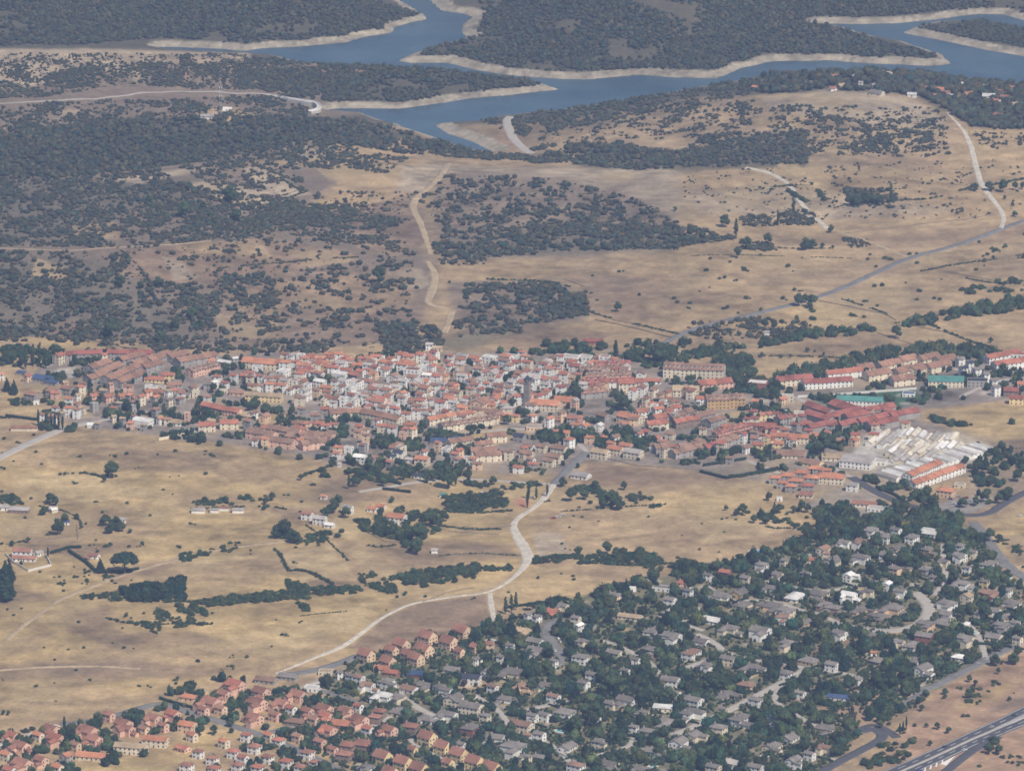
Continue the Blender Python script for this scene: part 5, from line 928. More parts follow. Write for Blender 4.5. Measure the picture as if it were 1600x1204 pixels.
# ------------------------------------------------------------------ trees set one by one
TL = dict(round="""175,733,27 163,748,9 78,778,16 86,782,15 68,797,16 90,822,22 101,810,15 120,806,10 165,812,20 182,817,22 172,824,20 190,823,16 203,829,8 19,848,9 44,843,9 154,1121,17 5,1112,8 13,1113,8 58,1173,20 165,1147,20 98,1143,14 360,1128,15 312,1141,18 334,1139,14 362,1140,9
655,833,32 672,808,26 640,830,20 612,826,22 600,818,20 652,852,24 590,822,18 693,805,20 685,815,18 948,855,18 962,866,16 904,860,16 935,862,10 445,825,26 460,838,22 432,832,20 520,790,22 528,782,18 508,800,18 540,800,18 612,780,10 622,800,16 595,800,14 628,795,12 770,750,16 738,755,8 735,770,10 757,785,14 880,752,14 892,772,20 912,772,18 900,765,14 930,757,14 955,778,26 968,785,20 942,785,16 975,758,12 1000,770,8
1160,795,18 1150,800,12 1190,800,10 1218,794,16 1210,796,14 1252,790,16 1240,795,12 1280,815,14 1201,775,14 1134,793,8 1262,793,14 563,738,20 575,725,18 590,735,14 556,752,14 520,722,14 545,716,16 700,745,30 690,740,20 675,742,18 715,735,22 720,728,18 640,735,18 655,730,16 630,742,14 598,752,14 665,746,14 605,745,10 675,712,16 660,705,14
1286,692,34 1278,700,24 1296,688,20 1270,684,14 1079,362,15 1097,366,13 1133,345,21 1167,379,16 1200,373,15 1258,381,20 1270,381,16 1285,383,9 1298,357,11 1152,394,14 1065,374,14 1055,326,8 1340,312,18 1352,308,18 1365,312,18 1328,312,16 1376,312,14 1523,292,14 1545,291,17 1567,290,19 1586,290,11 1598,290,10 1585,334,10 1570,308,7 1582,319,7 1248,468,19 1268,470,21 1258,466,14 965,479,15 1400,518,18 1261,546,9 1273,548,5 1287,552,6 1220,556,7 1235,556,6 1190,554,8 1548,531,9 1245,497,9 1195,505,14 1210,508,12
592,429,25 175,513,28 250,526,17 312,505,14 300,489,20 275,506,17 247,440,19 220,445,12 360,303,30 295,291,14 290,327,24 233,310,14 318,320,12 370,336,18 190,440,16 330,335,10 1030,552,34 1015,550,24 1000,552,18 984,556,16 1072,565,10 1075,592,12 905,592,13 903,612,22 897,602,14 1055,593,16 975,630,24 968,626,16 986,640,14 1040,643,12 1100,640,10 822,645,16 800,630,16 812,640,14 785,628,12 792,655,16 845,655,12 333,606,14 352,575,16 365,572,14 342,585,16 400,628,18 415,640,20 392,634,16 440,655,18 450,662,14 388,660,12 402,665,12 437,610,10 545,735,12
1447,1083,11 1477,1079,11 1476,1087,9 1515,1059,11 1524,1066,9 1514,1083,16 1555,1030,18 1584,1028,20 1590,1018,16 1560,1047,9 1566,1034,8 1482,1140,11 1464,1133,11 1447,1132,8 1453,1160,9 1552,1160,22 1560,1170,16 1545,1168,16 1577,1091,8 1440,1105,10 1420,1100,9 1395,1092,9 1546,835,18 1560,840,14 1590,715,16 1555,738,18 1548,750,18 1528,728,18 1508,718,14 1590,742,18 1575,770,22 1560,778,16 1545,752,14 1503,785,18 1525,782,14 1448,768,18 1440,775,14 1462,790,12 1480,800,10 1537,775,16
900,948,18 915,952,18 935,945,18 890,956,16 870,1030,10 760,1030,18 770,1052,22 830,1070,22 925,1010,22 955,1065,36 940,1055,24 1010,1045,22 1000,1085,24 1045,1085,26 930,1115,34 915,1110,24 900,1130,30 960,1140,22 1030,1170,20 1130,1060,34 1115,1065,28 1220,1120,36 1240,1110,30 1200,1105,26 1225,1140,22 1180,1120,20 1390,872,28 1410,878,30 1430,880,24 1320,870,22 1370,845,26 1350,855,20 1450,915,18 1430,950,18 1500,955,18 1540,955,24 1590,960,26 1590,985,22 1560,1010,16 1350,1055,24 1370,1060,24 1395,1062,24 1410,1050,20 1530,895,18 1490,900,22 1470,905,20""",
 pine="195,879,46 828,947,17 842,944,17 863,943,20 880,938,18 1000,1022,16 1155,870,14 875,1098,16 1095,935,16",
 conifer="157,882,13 33,877,5 112,1150,14 104,1155,14 8,905,30 14,890,20 98,1150,10 978,915,14 968,920,9 798,978,18 805,990,14 11,600,11 22,604,12 808,1078,10 1125,1037,12 965,1078,12 970,1125,22 900,1080,16 1000,1160,10 1188,800,9 1395,1010,14 1345,1000,16 1320,1030,18 1300,880,12 1200,1000,14 1280,1070,14 940,1100,12 1060,1040,8 1370,1100,14 1380,1105,14 1358,1112,12 875,970,12 840,978,10 1540,720,12 1555,712,10 1095,900,10 1145,878,12 860,1165,12 712,1075,10 750,1145,14 765,1155,12",
 cypress="101,1131,6 75,863,4 60,652,5 72,655,5 80,657,5 86,658,5 92,659,5 98,660,5 826,768,5 824,780,5 1411,1134,4 1416,1128,4 1406,1138,4 960,1060,5 1268,742,4 1210,792,4 735,780,4 962,550,9",
 poplar="1240,320,7 1392,302,7 1216,340,6 1150,356,8 712,748,6 732,740,8 790,945,7 799,942,7 806,938,7 855,765,5 838,770,5 40,560,8 52,555,9 62,552,9 72,560,8 545,752,6",
 light="855,1040,18 862,1050,14 745,1165,18 1375,1130,12 1290,960,16 910,945,10 1310,1100,14",
 plum="712,1057,18 725,1066,12 1155,1075,10 885,1125,12",
 olive="425,775,14 415,782,12 1178,810,14 1195,812,14 470,745,10 700,790,10 1300,1120,12 1330,1115,12")
GRP = dict(round='broadleaf trees standing about the fields and gardens', pine='dome-crowned pines', conifer='pointed conifers', cypress='slim cypresses', poplar='tall poplars', light='light green trees', plum='purple-leaved trees', olive='grey-green trees')
NT = {k: 0 for k in GRP}
FIX = {(195, 879): 'huge dome-crowned pine standing alone beside the pink-roofed cottage', (1240, 320): 'very tall slim poplar at the end of the pale field track', (1286, 692): 'tall dark tree clump left of the peach house with an orange gable', (175, 733): 'tall bushy tree standing alone in the left dry fields'}
for k, s in TL.items():
    for t in s.split():
        x, y, w_ = [int(v) for v in t.split(',')]
        if NT[k] >= 290: break
        tree(x, y, w_, k, group=GRP[k], hs={'round': random.uniform(.85, 1.2)}.get(k, random.uniform(.9, 1.1)) * (1.35 if w_ > 22 and k == 'round' and False else 1), label=FIX.get((x, y))); NT[k] += 1

# ------------------------------------------------------------------ scattered bushes and woods
FP = np.array(FOOT); TP = np.array([(a, b, c) for a, b, c in TREES])
def clear(P, size, road=True, fac=.9):
    ok = dwat(P[:, 0], P[:, 1]) > BK * .95
    near = FP[FP[:, 1] < 5000]
    for i in range(0, len(P), 4000):
        p = P[i:i + 4000]; d = np.hypot(p[:, None, 0] - FP[None, :, 0], p[:, None, 1] - FP[None, :, 1]) - FP[None, :, 2] * .62
        ok[i:i + 4000] &= d.min(1) > size[i:i + 4000] * .32
        if p[:, 1].min() < 5100:      # front gardens stay open
            d = np.hypot((p[:, None, 0] - near[None, :, 0]) * .9, (p[:, None, 1] - near[None, :, 1] + near[None, :, 2] + 5) * .6) - near[None, :, 2] * .55
            ok[i:i + 4000] &= (d.min(1) > size[i:i + 4000] * .35) | (size[i:i + 4000] < 3.1)
    if road:
        for Q, wd in ROADPTS:
            lo = Q.min(0) - 12; hi = Q.max(0) + 12; m = (P[:, 0] > lo[0]) & (P[:, 0] < hi[0]) & (P[:, 1] > lo[1]) & (P[:, 1] < hi[1])
            I = np.where(m)[0]
            if len(I): ok[I] &= dseg(P[I, 0], P[I, 1], Q) > wd + size[I] * .28
    return ok
def areapts(poly, cov, s0, s1, clump=22, pack=.6, soft=.07):
    A = G(*np.array(poly, float).T)[:, :2]; area = abs(np.sum(A[:, 0] * np.roll(A[:, 1], -1) - A[:, 1] * np.roll(A[:, 0], -1))) / 2; ms = (s0 + s1) / 2
    n = int(area / (pack * ms * ms)); pl = np.array(poly, float); x0, y0 = pl.min(0); x1, y1 = pl.max(0); out = []
    pp = np.stack([rng.uniform(x0, x1, n * 6), rng.uniform(y0, y1, n * 6)], 1); wx = (fbm(pp[:, 0], pp[:, 1] * 3, 40) - .5) * 16; wy = (fbm(pp[:, 0] + 200, pp[:, 1] * 3, 40) - .5) * 7
    pp = pp[inpoly(pp[:, 0] + wx, pp[:, 1] + wy, pl)][:n]; P = G(pp[:, 0], pp[:, 1])
    f = fbm(P[:, 0], P[:, 1] * .8, clump, 3) + rng.normal(0, soft, len(P)); th = np.quantile(f, 1 - min(cov, .999)) if cov < .95 and len(P) else -1
    P = P[f > th]; sz = s0 + (s1 - s0) * rng.random(len(P)) ** 1.6
    return P, sz
def tint(n, base, v=.3, warm=.22):
    c = np.array(FOL[base])[None] * (1 + rng.normal(0, v, (n, 1))).clip(.55, 1.9); c = c * (1 + rng.normal(0, warm, (n, 1)) * np.array([[1, .2, -.4]])); return np.clip(c, .008, .3)
B0 = bush_protos(8, 0); B1 = bush_protos(6, 1, 0); B2 = bush_protos(8, 1, 160); B3 = bush_protos(8, 0, 260)
AREAS = [  # polygon, cover, size from..to (m), clump scale
 ([(L,-8),(604,-8),(640,10),(655,24),(612,42),(545,62),(400,72),(250,58),(150,70),(L,72)], .93, 3.5, 7, 40, 'far_woodland'),
 ([(752,-8),(1660,-8),(1660,28),(1560,12),(1460,18),(1400,26),(1280,30),(1320,46),(1400,72),(1470,90),(1430,94),(1200,84),(1120,108),(1000,108),(880,114),(790,104),(700,88),(640,86),(700,60),(745,45),(756,25)], .88, 3.5, 7, 40, 'far_woodland'),
 ([(1425,40),(1470,30),(1560,32),(1660,48),(1660,88),(1560,66),(1470,54)], .93, 3.5, 6, 40, 'far_woodland'),
 ([(540,102),(672,106),(800,118),(862,134),(800,140),(640,162),(540,160),(420,150),(400,112)], .86, 3.5, 7, 30, 'far_woodland'),
 ([(L,84),(380,84),(400,100),(340,128),(250,118),(120,120),(L,140)], .22, 2, 4.5, 18, 'hill_scrub'), ([(180,96),(390,98),(400,140),(300,140),(200,132),(80,150),(L,158),(L,140)], .62, 2.5, 5.5, 25, 'hill_scrub'),
 ([(380,88),(560,104),(560,150),(420,146),(380,130)], .72, 3, 6, 25, 'hill_scrub'),
 ([(L,165),(440,150),(500,180),(330,184),(150,200),(100,225),(L,215)], .42, 2.5, 6, 22, 'hill_scrub'),
 ([(L,205),(150,195),(300,184),(430,182),(560,188),(640,208),(720,236),(640,243),(560,230),(450,228),(350,243),(230,262),(120,278),(L,285)], .84, 4, 8, 30, 'valley_woodland'),
 ([(L,285),(120,280),(240,262),(280,285),(340,300),(420,308),(560,328),(560,345),(330,378),(200,388),(L,384)], .55, 3, 7.5, 24, 'hill_scrub'),
 ([(430,300),(680,300),(650,330),(560,345),(440,330)], .12, 3, 6, 18, 'hill_scrub'),
 ([(230,238),(450,228),(480,300),(350,300),(300,270)], .33, 3, 6.5, 14, 'hill_scrub'), ([(340,300),(440,308),(430,325),(350,325)], .3, 4, 8, 14, 'hill_scrub'), ([(420,225),(560,232),(520,265),(470,262)], .5, 3, 6, 18, 'hill_scrub'), ([(500,232),(640,248),(600,272),(530,262)], .45, 3, 6, 14, 'hill_scrub'),
 ([(L,392),(190,395),(240,445),(330,440),(420,420),(440,470),(380,520),(200,540),(L,528)], .52, 3.5, 8.5, 26, 'hill_scrub'),
 ([(190,392),(430,374),(640,360),(655,400),(430,440),(300,440)], .09, 3, 7, 14, 'hill_scrub'), ([(380,320),(560,318),(590,335),(640,345),(600,362),(430,350)], .55, 3, 7, 20, 'hill_scrub'), ([(330,345),(440,352),(600,366),(640,385),(330,378)], .25, 3, 7, 20, 'hill_scrub'),
 ([(400,430),(640,405),(660,470),(600,545),(400,545)], .2, 3, 8, 20, 'hill_scrub'),
 ([(590,515),(650,500),(700,520),(690,548),(610,552)], .85, 5, 9, 30, 'hill_scrub'), ([(200,520),(520,535),(520,552),(250,550)], .55, 4, 8, 22, 'hill_scrub'),
 ([(690,275),(870,280),(1010,315),(1060,350),(1060,372),(900,370),(700,360),(668,330)], .36, 3, 8, 18, 'hill_scrub'),
 ([(690,362),(900,352),(1060,352),(1150,372),(1060,388),(900,392),(720,405),(670,395)], .72, 4, 9, 24, 'hill_scrub'),
 ([(680,405),(760,400),(760,415),(690,412)], .5, 4, 7, 20, 'hill_scrub'),
 ([(725,445),(860,440),(915,465),(920,492),(830,508),(745,505),(705,520),(700,495),(730,470)], .55, 4, 9, 20, 'hill_scrub'), ([(880,462),(920,462),(920,495),(840,502),(850,480)], .85, 5, 9, 20, 'hill_scrub'),
 ([(735,505),(820,500),(815,520),(720,530)], .5, 4, 7, 16, 'hill_scrub'),
 ([(840,190),(1000,165),(1180,155),(1200,190),(1100,215),(900,222),(830,240)], .2, 2.5, 6, 16, 'hill_scrub'),
 ([(890,228),(960,222),(1060,238),(1062,262),(1000,266),(900,258),(830,250)], .92, 5, 9, 30, 'hill_scrub'), ([(1060,240),(1100,215),(1180,205),(1260,205),(1265,255),(1180,258),(1062,262)], .84, 4, 8, 24, 'hill_scrub'),
 ([(740,190),(790,184),(900,165),(1060,142),(1200,118),(1220,140),(1100,160),(1000,180),(860,205),(840,190),(820,215),(800,205)], .42, 3.5, 7, 22, 'hill_scrub'), ([(700,215),(770,240),(830,242),(880,256),(700,246),(640,232)], .7, 3.5, 7, 22, 'hill_scrub'),
 ([(1200,165),(1470,170),(1490,240),(1400,246),(1260,240),(1200,200)], .2, 2.5, 6, 12, 'hill_scrub'), ([(1330,215),(1450,205),(1470,232),(1400,240),(1330,238)], .5, 3, 7, 18, 'hill_scrub'), ([(1250,180),(1400,190),(1460,186),(1480,215),(1380,208),(1260,205)], .28, 3, 6, 12, 'hill_scrub'),
 ([(1190,120),(1260,114),(1360,112),(1430,116),(1560,132),(1660,135),(1660,205),(1520,200),(1490,178),(1440,150),(1290,140),(1190,148)], .78, 4, 9, 26, 'lakeside_woodland'),
 ([(1500,205),(1660,210),(1660,230),(1520,235)], .15, 3, 6, 12, 'hill_scrub'), ([(1060,270),(1470,250),(1640,240),(1640,340),(1300,345),(1080,335)], .03, 2, 4.5, 12, 'hill_scrub'),
 ([(1150,340),(1180,334),(1260,330),(1300,345),(1260,352),(1160,354)], .75, 4, 7.5, 20, 'hill_scrub'), ([(1155,375),(1180,378),(1215,384),(1212,394),(1160,392)], .85, 4, 7, 20, 'hill_scrub'), ([(1320,298),(1400,295),(1400,325),(1325,327)], .7, 5, 8, 20, 'hill_scrub'),
 ([(1310,372),(1350,374),(1378,386),(1330,388)], .7, 3, 6, 20, 'hill_scrub'), ([(1080,505),(1150,500),(1220,495),(1290,515),(1200,528),(1100,530),(1070,520)], .5, 3.5, 7, 16, 'hill_scrub'),
 ([(1100,545),(1140,535),(1250,525),(1400,505),(1450,498),(1560,470),(1660,455),(1660,482),(1520,492),(1450,508),(1260,532),(1140,550),(1090,562)], .72, 4, 8, 26, 'stream_hedgerow'),
 ([(1190,600),(1230,588),(1300,572),(1370,552),(1440,545),(1560,552),(1560,562),(1440,560),(1360,572),(1300,590),(1220,602)], .95, 6, 11, 30, 'stream_hedgerow'),
 ([(1110,575),(1130,560),(1180,560),(1170,580),(1205,612),(1180,618),(1150,598)], .8, 5, 9, 26, 'stream_hedgerow'), ([(850,540),(900,536),(930,548),(900,556),(860,552)], .7, 4, 8, 26, 'stream_hedgerow'),
 ([(930,545),(1080,530),(1110,545),(1060,570),(1010,568),(960,560)], .4, 3.5, 7, 16, 'stream_hedgerow'),
 ([(1070,400),(1640,360),(1640,470),(1300,500),(1060,510),(900,480),(900,420)], .012, 2, 5, 12, 'field_bushes'), ([(1430,470),(1560,440),(1640,430),(1640,450),(1500,470)], .2, 2.5, 6, 12, 'field_bushes'),
 ([(1270,615),(1460,628),(1440,640),(1290,632)], .3, 3, 7, 18, 'field_bushes'), ([(1430,650),(1500,655),(1600,660),(1590,668),(1480,668)], .35, 3, 7, 16, 'field_bushes'),
 ([(0,545),(80,540),(110,560),(60,572),(0,575)], .55, 4, 8, 20, 'field_bushes'), ([(80,548),(240,545),(240,552),(90,556)], .3, 3, 6, 20, 'field_bushes'), ([(50,658),(120,664),(118,675),(60,672)], .6, 4, 7, 20, 'field_bushes'), ([(15,625),(50,628),(50,634),(20,634)], .9, 3, 6, 20, 'field_bushes'), ([(75,640),(130,648),(128,652),(75,650)], .6, 3, 5, 20, 'field_bushes'),
 ([(0,1160),(0,1145),(40,1140),(50,1146)], .4, 2, 5, 10, 'field_bushes'), ([(0,780),(30,775),(40,788),(0,790)], .8, 3, 6, 20, 'field_bushes'),
 ([(60,900),(190,880),(220,905),(100,925)], .1, 1.5, 3.2, 8, 'field_bushes'), ([(125,930),(250,925),(300,935),(230,945),(140,940)], .5, 2.5, 5, 12, 'field_bushes'), ([(190,925),(290,905),(290,935),(240,940),(195,938)], .95, 5, 8, 30, 'tree_plot'),
 ([(230,950),(330,935),(430,925),(560,915),(570,925),(430,940),(330,948),(250,950)], .8, 2.5, 5, 20, 'field_bushes'), ([(240,955),(320,950),(325,960),(300,975),(250,975)], .5, 2.5, 5, 12, 'field_bushes'), ([(440,905),(480,915),(482,955),(468,955),(455,930)], .6, 2.5, 4.5, 16, 'field_bushes'), ([(188,974),(300,972),(330,975),(250,985)], .5, 2, 4, 12, 'field_bushes'),
 ([(265,870),(310,862),(330,868),(290,878)], .7, 2.5, 5, 16, 'field_bushes'), ([(345,855),(375,856),(370,863),(345,862)], .9, 2.5, 5, 16, 'field_bushes'), ([(300,785),(400,775),(430,785),(420,797),(310,792)], .35, 2.5, 5, 10, 'field_bushes'), ([(430,815),(470,840),(530,830),(540,838),(480,852),(430,840)], .7, 3, 6, 16, 'field_bushes'),
 ([(545,815),(680,800),(690,825),(640,860),(600,835),(560,830)], .6, 4, 8, 20, 'field_bushes'), ([(600,905),(640,895),(700,890),(745,885),(740,905),(660,918),(610,912)], .8, 4, 8, 24, 'field_bushes'), ([(560,890),(600,905),(640,930),(620,935),(560,910)], .5, 2.5, 5, 14, 'field_bushes'), ([(740,885),(800,888),(790,893),(745,893)], .8, 2.5, 4, 14, 'field_bushes'),
 ([(830,872),(880,870),(960,865),(1030,870),(1035,880),(960,884),(900,880),(832,880)], .7, 3, 5, 16, 'field_bushes'), ([(960,862),(1010,862),(1030,875),(970,880)], .95, 4, 8, 20, 'field_bushes'), ([(1000,885),(1080,878),(1090,890),(1040,894)], .5, 3, 6, 16, 'field_bushes'),
 ([(690,775),(790,772),(796,790),(760,800),(700,802)], .8, 3, 6, 24, 'field_bushes'), ([(720,745),(860,730),(850,758),(760,770),(725,765)], .3, 3, 6, 12, 'field_bushes'), ([(870,760),(1010,770),(1050,790),(1010,795),(960,790),(890,785)], .3, 3, 7, 12, 'field_bushes'),
 ([(1140,790),(1330,800),(1340,818),(1270,825),(1180,812)], .4, 3, 6, 12, 'field_bushes'), ([(1225,815),(1335,812),(1330,830),(1260,835)], .5, 3, 6, 12, 'field_bushes'), ([(500,735),(620,740),(640,755),(560,755),(500,745)], .5, 3, 6, 14, 'field_bushes'), ([(530,715),(560,735),(700,752),(740,742),(740,725),(700,720),(600,715)], .45, 4, 7, 14, 'village_trees'),
 ([(0,680),(190,672),(500,745),(500,880),(0,900)], .006, 1.5, 3.5, 10, 'field_bushes'), ([(0,950),(500,960),(440,1040),(150,1100),(0,1110)], .006, 1.5, 3, 10, 'field_bushes'), ([(560,940),(1100,900),(1180,800),(850,780),(830,900),(700,1000)], .005, 1.5, 3, 10, 'field_bushes'),
 ([(900,700),(940,685),(1000,690),(1030,700),(1000,695),(960,712)], .4, 4, 7, 14, 'village_trees'), ([(870,670),(900,676),(1000,678),(1010,700),(950,700),(880,690),(860,700)], .85, 5, 9, 20, 'village_trees'), ([(1000,690),(1180,700),(1300,730),(1320,745),(1220,735),(1100,725),(1010,712)], .35, 4, 7, 14, 'village_trees'), ([(1172,622),(1205,605),(1240,612),(1235,620),(1190,622)], .9, 4, 7, 14, 'village_trees'), ([(1152,655),(1190,644),(1215,650),(1205,662),(1160,662)], .9, 5, 9, 14, 'village_trees'),
 ([(660,655),(1000,690),(900,735),(760,740),(640,700),(560,705)], .2, 3.5, 6, 14, 'village_trees'), ([(500,690),(700,660),(760,680),(640,705),(520,712)], .28, 4, 7, 16, 'village_trees'), ([(80,556),(960,548),(1180,600),(1440,560),(1600,548),(1600,612),(1440,640),(1290,740),(920,720),(560,735),(60,650)], .2, 3, 6.5, 14, 'village_trees'), ([(160,640),(330,625),(345,665),(290,660),(180,660)], .5, 4, 8, 14, 'village_trees'), ([(370,670),(480,665),(520,690),(440,685)], .35, 4, 7, 14, 'village_trees'), ([(1500,570),(1600,575),(1600,620),(1500,612)], .35, 4, 7, 12, 'village_trees'),
 ([(1340,745),(1400,745),(1470,790),(1400,790),(1340,765)], .5, 4, 8, 14, 'village_trees'), ([(1470,700),(1600,690),(1640,760),(1560,800),(1500,760),(1440,735)], .2, 4, 8, 12, 'village_trees'), ([(1270,790),(1420,790),(1500,810),(1500,835),(1400,850),(1300,840)], .55, 5, 9, 20, 'estate_trees'),
 ([(1560,840),(1640,830),(1640,880),(1600,890)], .15, 1.5, 3.5, 10, 'field_bushes'), ([(1440,1070),(1600,1040),(1640,1060),(1500,1130),(1400,1180),(1340,1160)], .03, 1.5, 4, 10, 'field_bushes'), ([(1380,1130),(1430,1135),(1420,1190),(1350,1204),(1340,1180)], .4, 3, 6, 14, 'field_bushes'), ([(1490,1180),(1600,1170),(1600,1230),(1480,1230)], .06, 1.5, 3, 10, 'field_bushes'), ([(1380,1060),(1440,1080),(1400,1120),(1280,1110),(1280,1080)], .3, 3, 6, 12, 'estate_trees'),
 ([(250,1095),(400,1120),(560,1204),(400,1160),(330,1130)], .04, 2, 4, 10, 'field_bushes'), ([(0,1150),(120,1125),(300,1100),(330,1130),(250,1175),(60,1230),(0,1230)], .45, 3, 7, 14, 'estate_trees'), ([(245,1092),(330,1060),(500,1080),(540,1120),(500,1180),(400,1145)], .42, 3, 7, 14, 'estate_trees'), ([(280,1200),(420,1150),(560,1210),(300,1230)], .35, 3, 6, 14, 'estate_trees'),
]
LINES = [([(900,480),(960,500),(1060,522)],1.6),([(560,728),(600,735),(650,733)],2),([(1095,738),(1140,748),(1215,735)],2),([(1400,505),(1440,500),(1480,520),(1560,548)],1.8),([(1300,462),(1380,488),(1410,500)],1.6),([(1120,530),(1150,545),(1140,556),(1250,556),(1330,560)],1.5),([(1210,292),(1265,290)],2),([(1232,300),(1250,310),(1262,318)],3),([(1268,288),(1290,314)],3),
 ([(1480,306),(1440,312),(1360,320)],1.8),([(1500,298),(1600,280)],2),([(1440,424),(1500,412),(1600,398)],1.4),([(1480,428),(1530,440),(1600,445)],1.4),([(430,858),(440,870),(455,905)],1.6),([(425,893),(475,890),(505,905),(520,912)],2),([(478,820),(520,850),(570,905)],1.2),([(556,812),(590,838),(640,850)],2.4),([(680,868),(740,864),(812,868)],1.3),([(690,822),(740,828),(800,826)],1.6),([(780,870),(800,888)],2),
 ([(832,874),(890,868),(925,880),(1000,884),(1060,880)],2.2),([(630,745),(680,757),(745,790)],1.2),([(300,795),(420,790),(470,800)],1.5),([(95,742),(130,738),(160,746)],1.8),([(180,745),(205,752)],2.4),([(130,935),(180,925),(245,938),(330,942)],1.8),([(165,965),(200,975),(330,975)],1.8),([(230,978),(245,990)],1.6),([(540,955),(470,962)],1),([(700,442),(760,436),(850,440),(890,448)],2),([(726,445),(730,480)],2.4),
 ([(340,260),(420,262),(456,290),(470,300)],1.6),([(480,298),(440,312)],1.6),([(100,268),(240,262),(330,252)],2),([(190,392),(235,440)],1.5),([(640,845),(600,856),(560,850)],1.6),([(10,850),(70,840),(110,858)],1.3),([(60,790),(110,800),(130,818),(120,840)],1.2),([(860,800),(930,795),(1040,788)],1.2),([(1150,812),(1230,830),(1330,812)],1.6),([(1060,872),(1100,885),(1080,898)],2),([(835,790),(905,765)],1.4),([(510,730),(470,745)],2),([(700,800),(745,802),(800,798)],2),
 ([(1470,705),(1600,700)],1),([(1560,845),(1640,838)],1.5),([(1180,385),(1310,390),(1360,382)],1.2),([(1080,400),(1180,398),(1330,404)],1),([(905,385),(1060,390)],1.5),([(560,430),(650,425)],1),([(340,420),(440,410),(560,402)],1.4),([(0,545),(60,548),(110,556)],1.6),([(0,652),(60,657)],2),([(150,540),(240,548)],1.4)]
acc = {}
for pl_, w0_ in LINES:
    Q_ = G(*np.array(pl_, float).T)[:, :2]; Q_ = resample(smooth(Q_, 1), 1.7); Q_ = Q_ + rng.normal(0, w0_ * .35, Q_.shape); keep_ = fbm(Q_[:, 0] + 31, Q_[:, 1], 26, 3) > .40; Q_ = Q_[keep_]
    z_ = rng.uniform(.8, 1.5, len(Q_)) * w0_ * 1.1; P_ = np.column_stack([Q_, hz(Q_[:, 0], Q_[:, 1])]); acc.setdefault('field_bushes', []).append((P_, z_))
for poly, cov, s0, s1, cl, nm in AREAS:
    hs_ = nm == 'hill_scrub'
    if hs_: cov *= .78; s0 *= .45; s1 *= .74; cl *= .75
    if nm in ('village_trees', 'field_bushes'): cov *= .65 if cov < .45 else 1.0; s1 *= .9
    if nm in ('far_woodland', 'valley_woodland'): cov *= .86; s0 *= .7; s1 *= .9
    P, sz = areapts(poly, cov, s0, s1, cl, soft=.17 if hs_ or nm == 'valley_woodland' else .07); k = clear(P, sz); P = P[k]; sz = sz[k]
    acc.setdefault(nm, []).append((P, sz))
SD = dict(far_woodland=('dense evergreen woodland on the far shores of the reservoir', 'woodland', 'oak', B0, 1.0), hill_scrub=('dark evergreen scrub scattered over the dry hillsides', 'scrub', 'oak', B1 + B1[:0], .85), valley_woodland=('dense dark woodland filling the valley on the left', 'woodland', 'oak', B0, 1.0),
 lakeside_woodland=('dark trees among the houses near the reservoir', 'woodland', 'oak', B1, 1.1), stream_hedgerow=('dense green hedgerow and trees along the stream above the village', 'hedgerow', 'broadleaf', B2, 1.15), field_bushes=('bushes and hedgerow shrubs along the dry fields', 'bushes', 'broadleaf', B3, .9),
 tree_plot=('dense planted block of conifers beside the dirt track', 'plantation', 'conifer', B2, 1.1), village_trees=('small garden trees among the village houses', 'trees', 'broadleaf', B2, 1.15), estate_trees=('small trees and shrubs filling the gardens of the estate', 'trees', 'broadleaf', B2, 1.2))
# estate gardens: the largest trees are things of their own, the rest fills in
P, sz = areapts(EST, .39, 3.2, 9.0, 18, pack=.66, soft=.14); k = clear(P, sz); P = P[k]; sz = sz[k]
P2, s2 = areapts(EST, .36, 1.5, 3.0, 12, pack=1.1, soft=.2); k = clear(P2, s2); P2 = P2[k]; s2 = s2[k]
ordr = np.argsort(-sz * (1 + (P[:, 1].mean() - P[:, 1]) / 3000)); nind = max(0, 295 - NT['round']); I = ordr[:nind]; J = ordr[nind:]
for i in I:
    x, y = proj(P[i, 0], P[i, 1], P[i, 2] + sz[i] * .5)
    kd = random.choice(['round'] * 14); tree(float(x), float(y), 0, kd, sc=sz[i] / WD[kd], xyz=P[i], group='garden trees in the estate', hs=random.uniform(.9, 1.2))
acc.setdefault('estate_trees', []).append((P[J], sz[J])); acc['estate_trees'].append((P2, s2))
ntot = 0
for nm, lst in acc.items():
    P = np.concatenate([a for a, b in lst]); sz = np.concatenate([b for a, b in lst]); lb, ct, base, pr, h = SD[nm]; n = len(P); ntot += n
    hs = h * rng.uniform(.8, 1.25, n)
    if nm in ('estate_trees', 'village_trees'):
        con = rng.random(n) < .22; hs = np.where(con, hs * 1.6, hs); sz = np.where(con, sz * .75, sz); base2 = np.where(con[:, None], tint(n, 'conifer'), tint(n, base)); lt = rng.random(n) < .06; cols = np.where(lt[:, None], tint(n, 'light'), base2)
    else: cols = tint(n, base, .25)
    stuff(nm, P - [[0, 0, .25]], sz * .86, cols, pr, lb, ct, hs)
    print('STUFF', nm, n)
print('bushes', ntot, 'trees', len(TREES), 'houses', len(FOOT), 'quarter', nq)
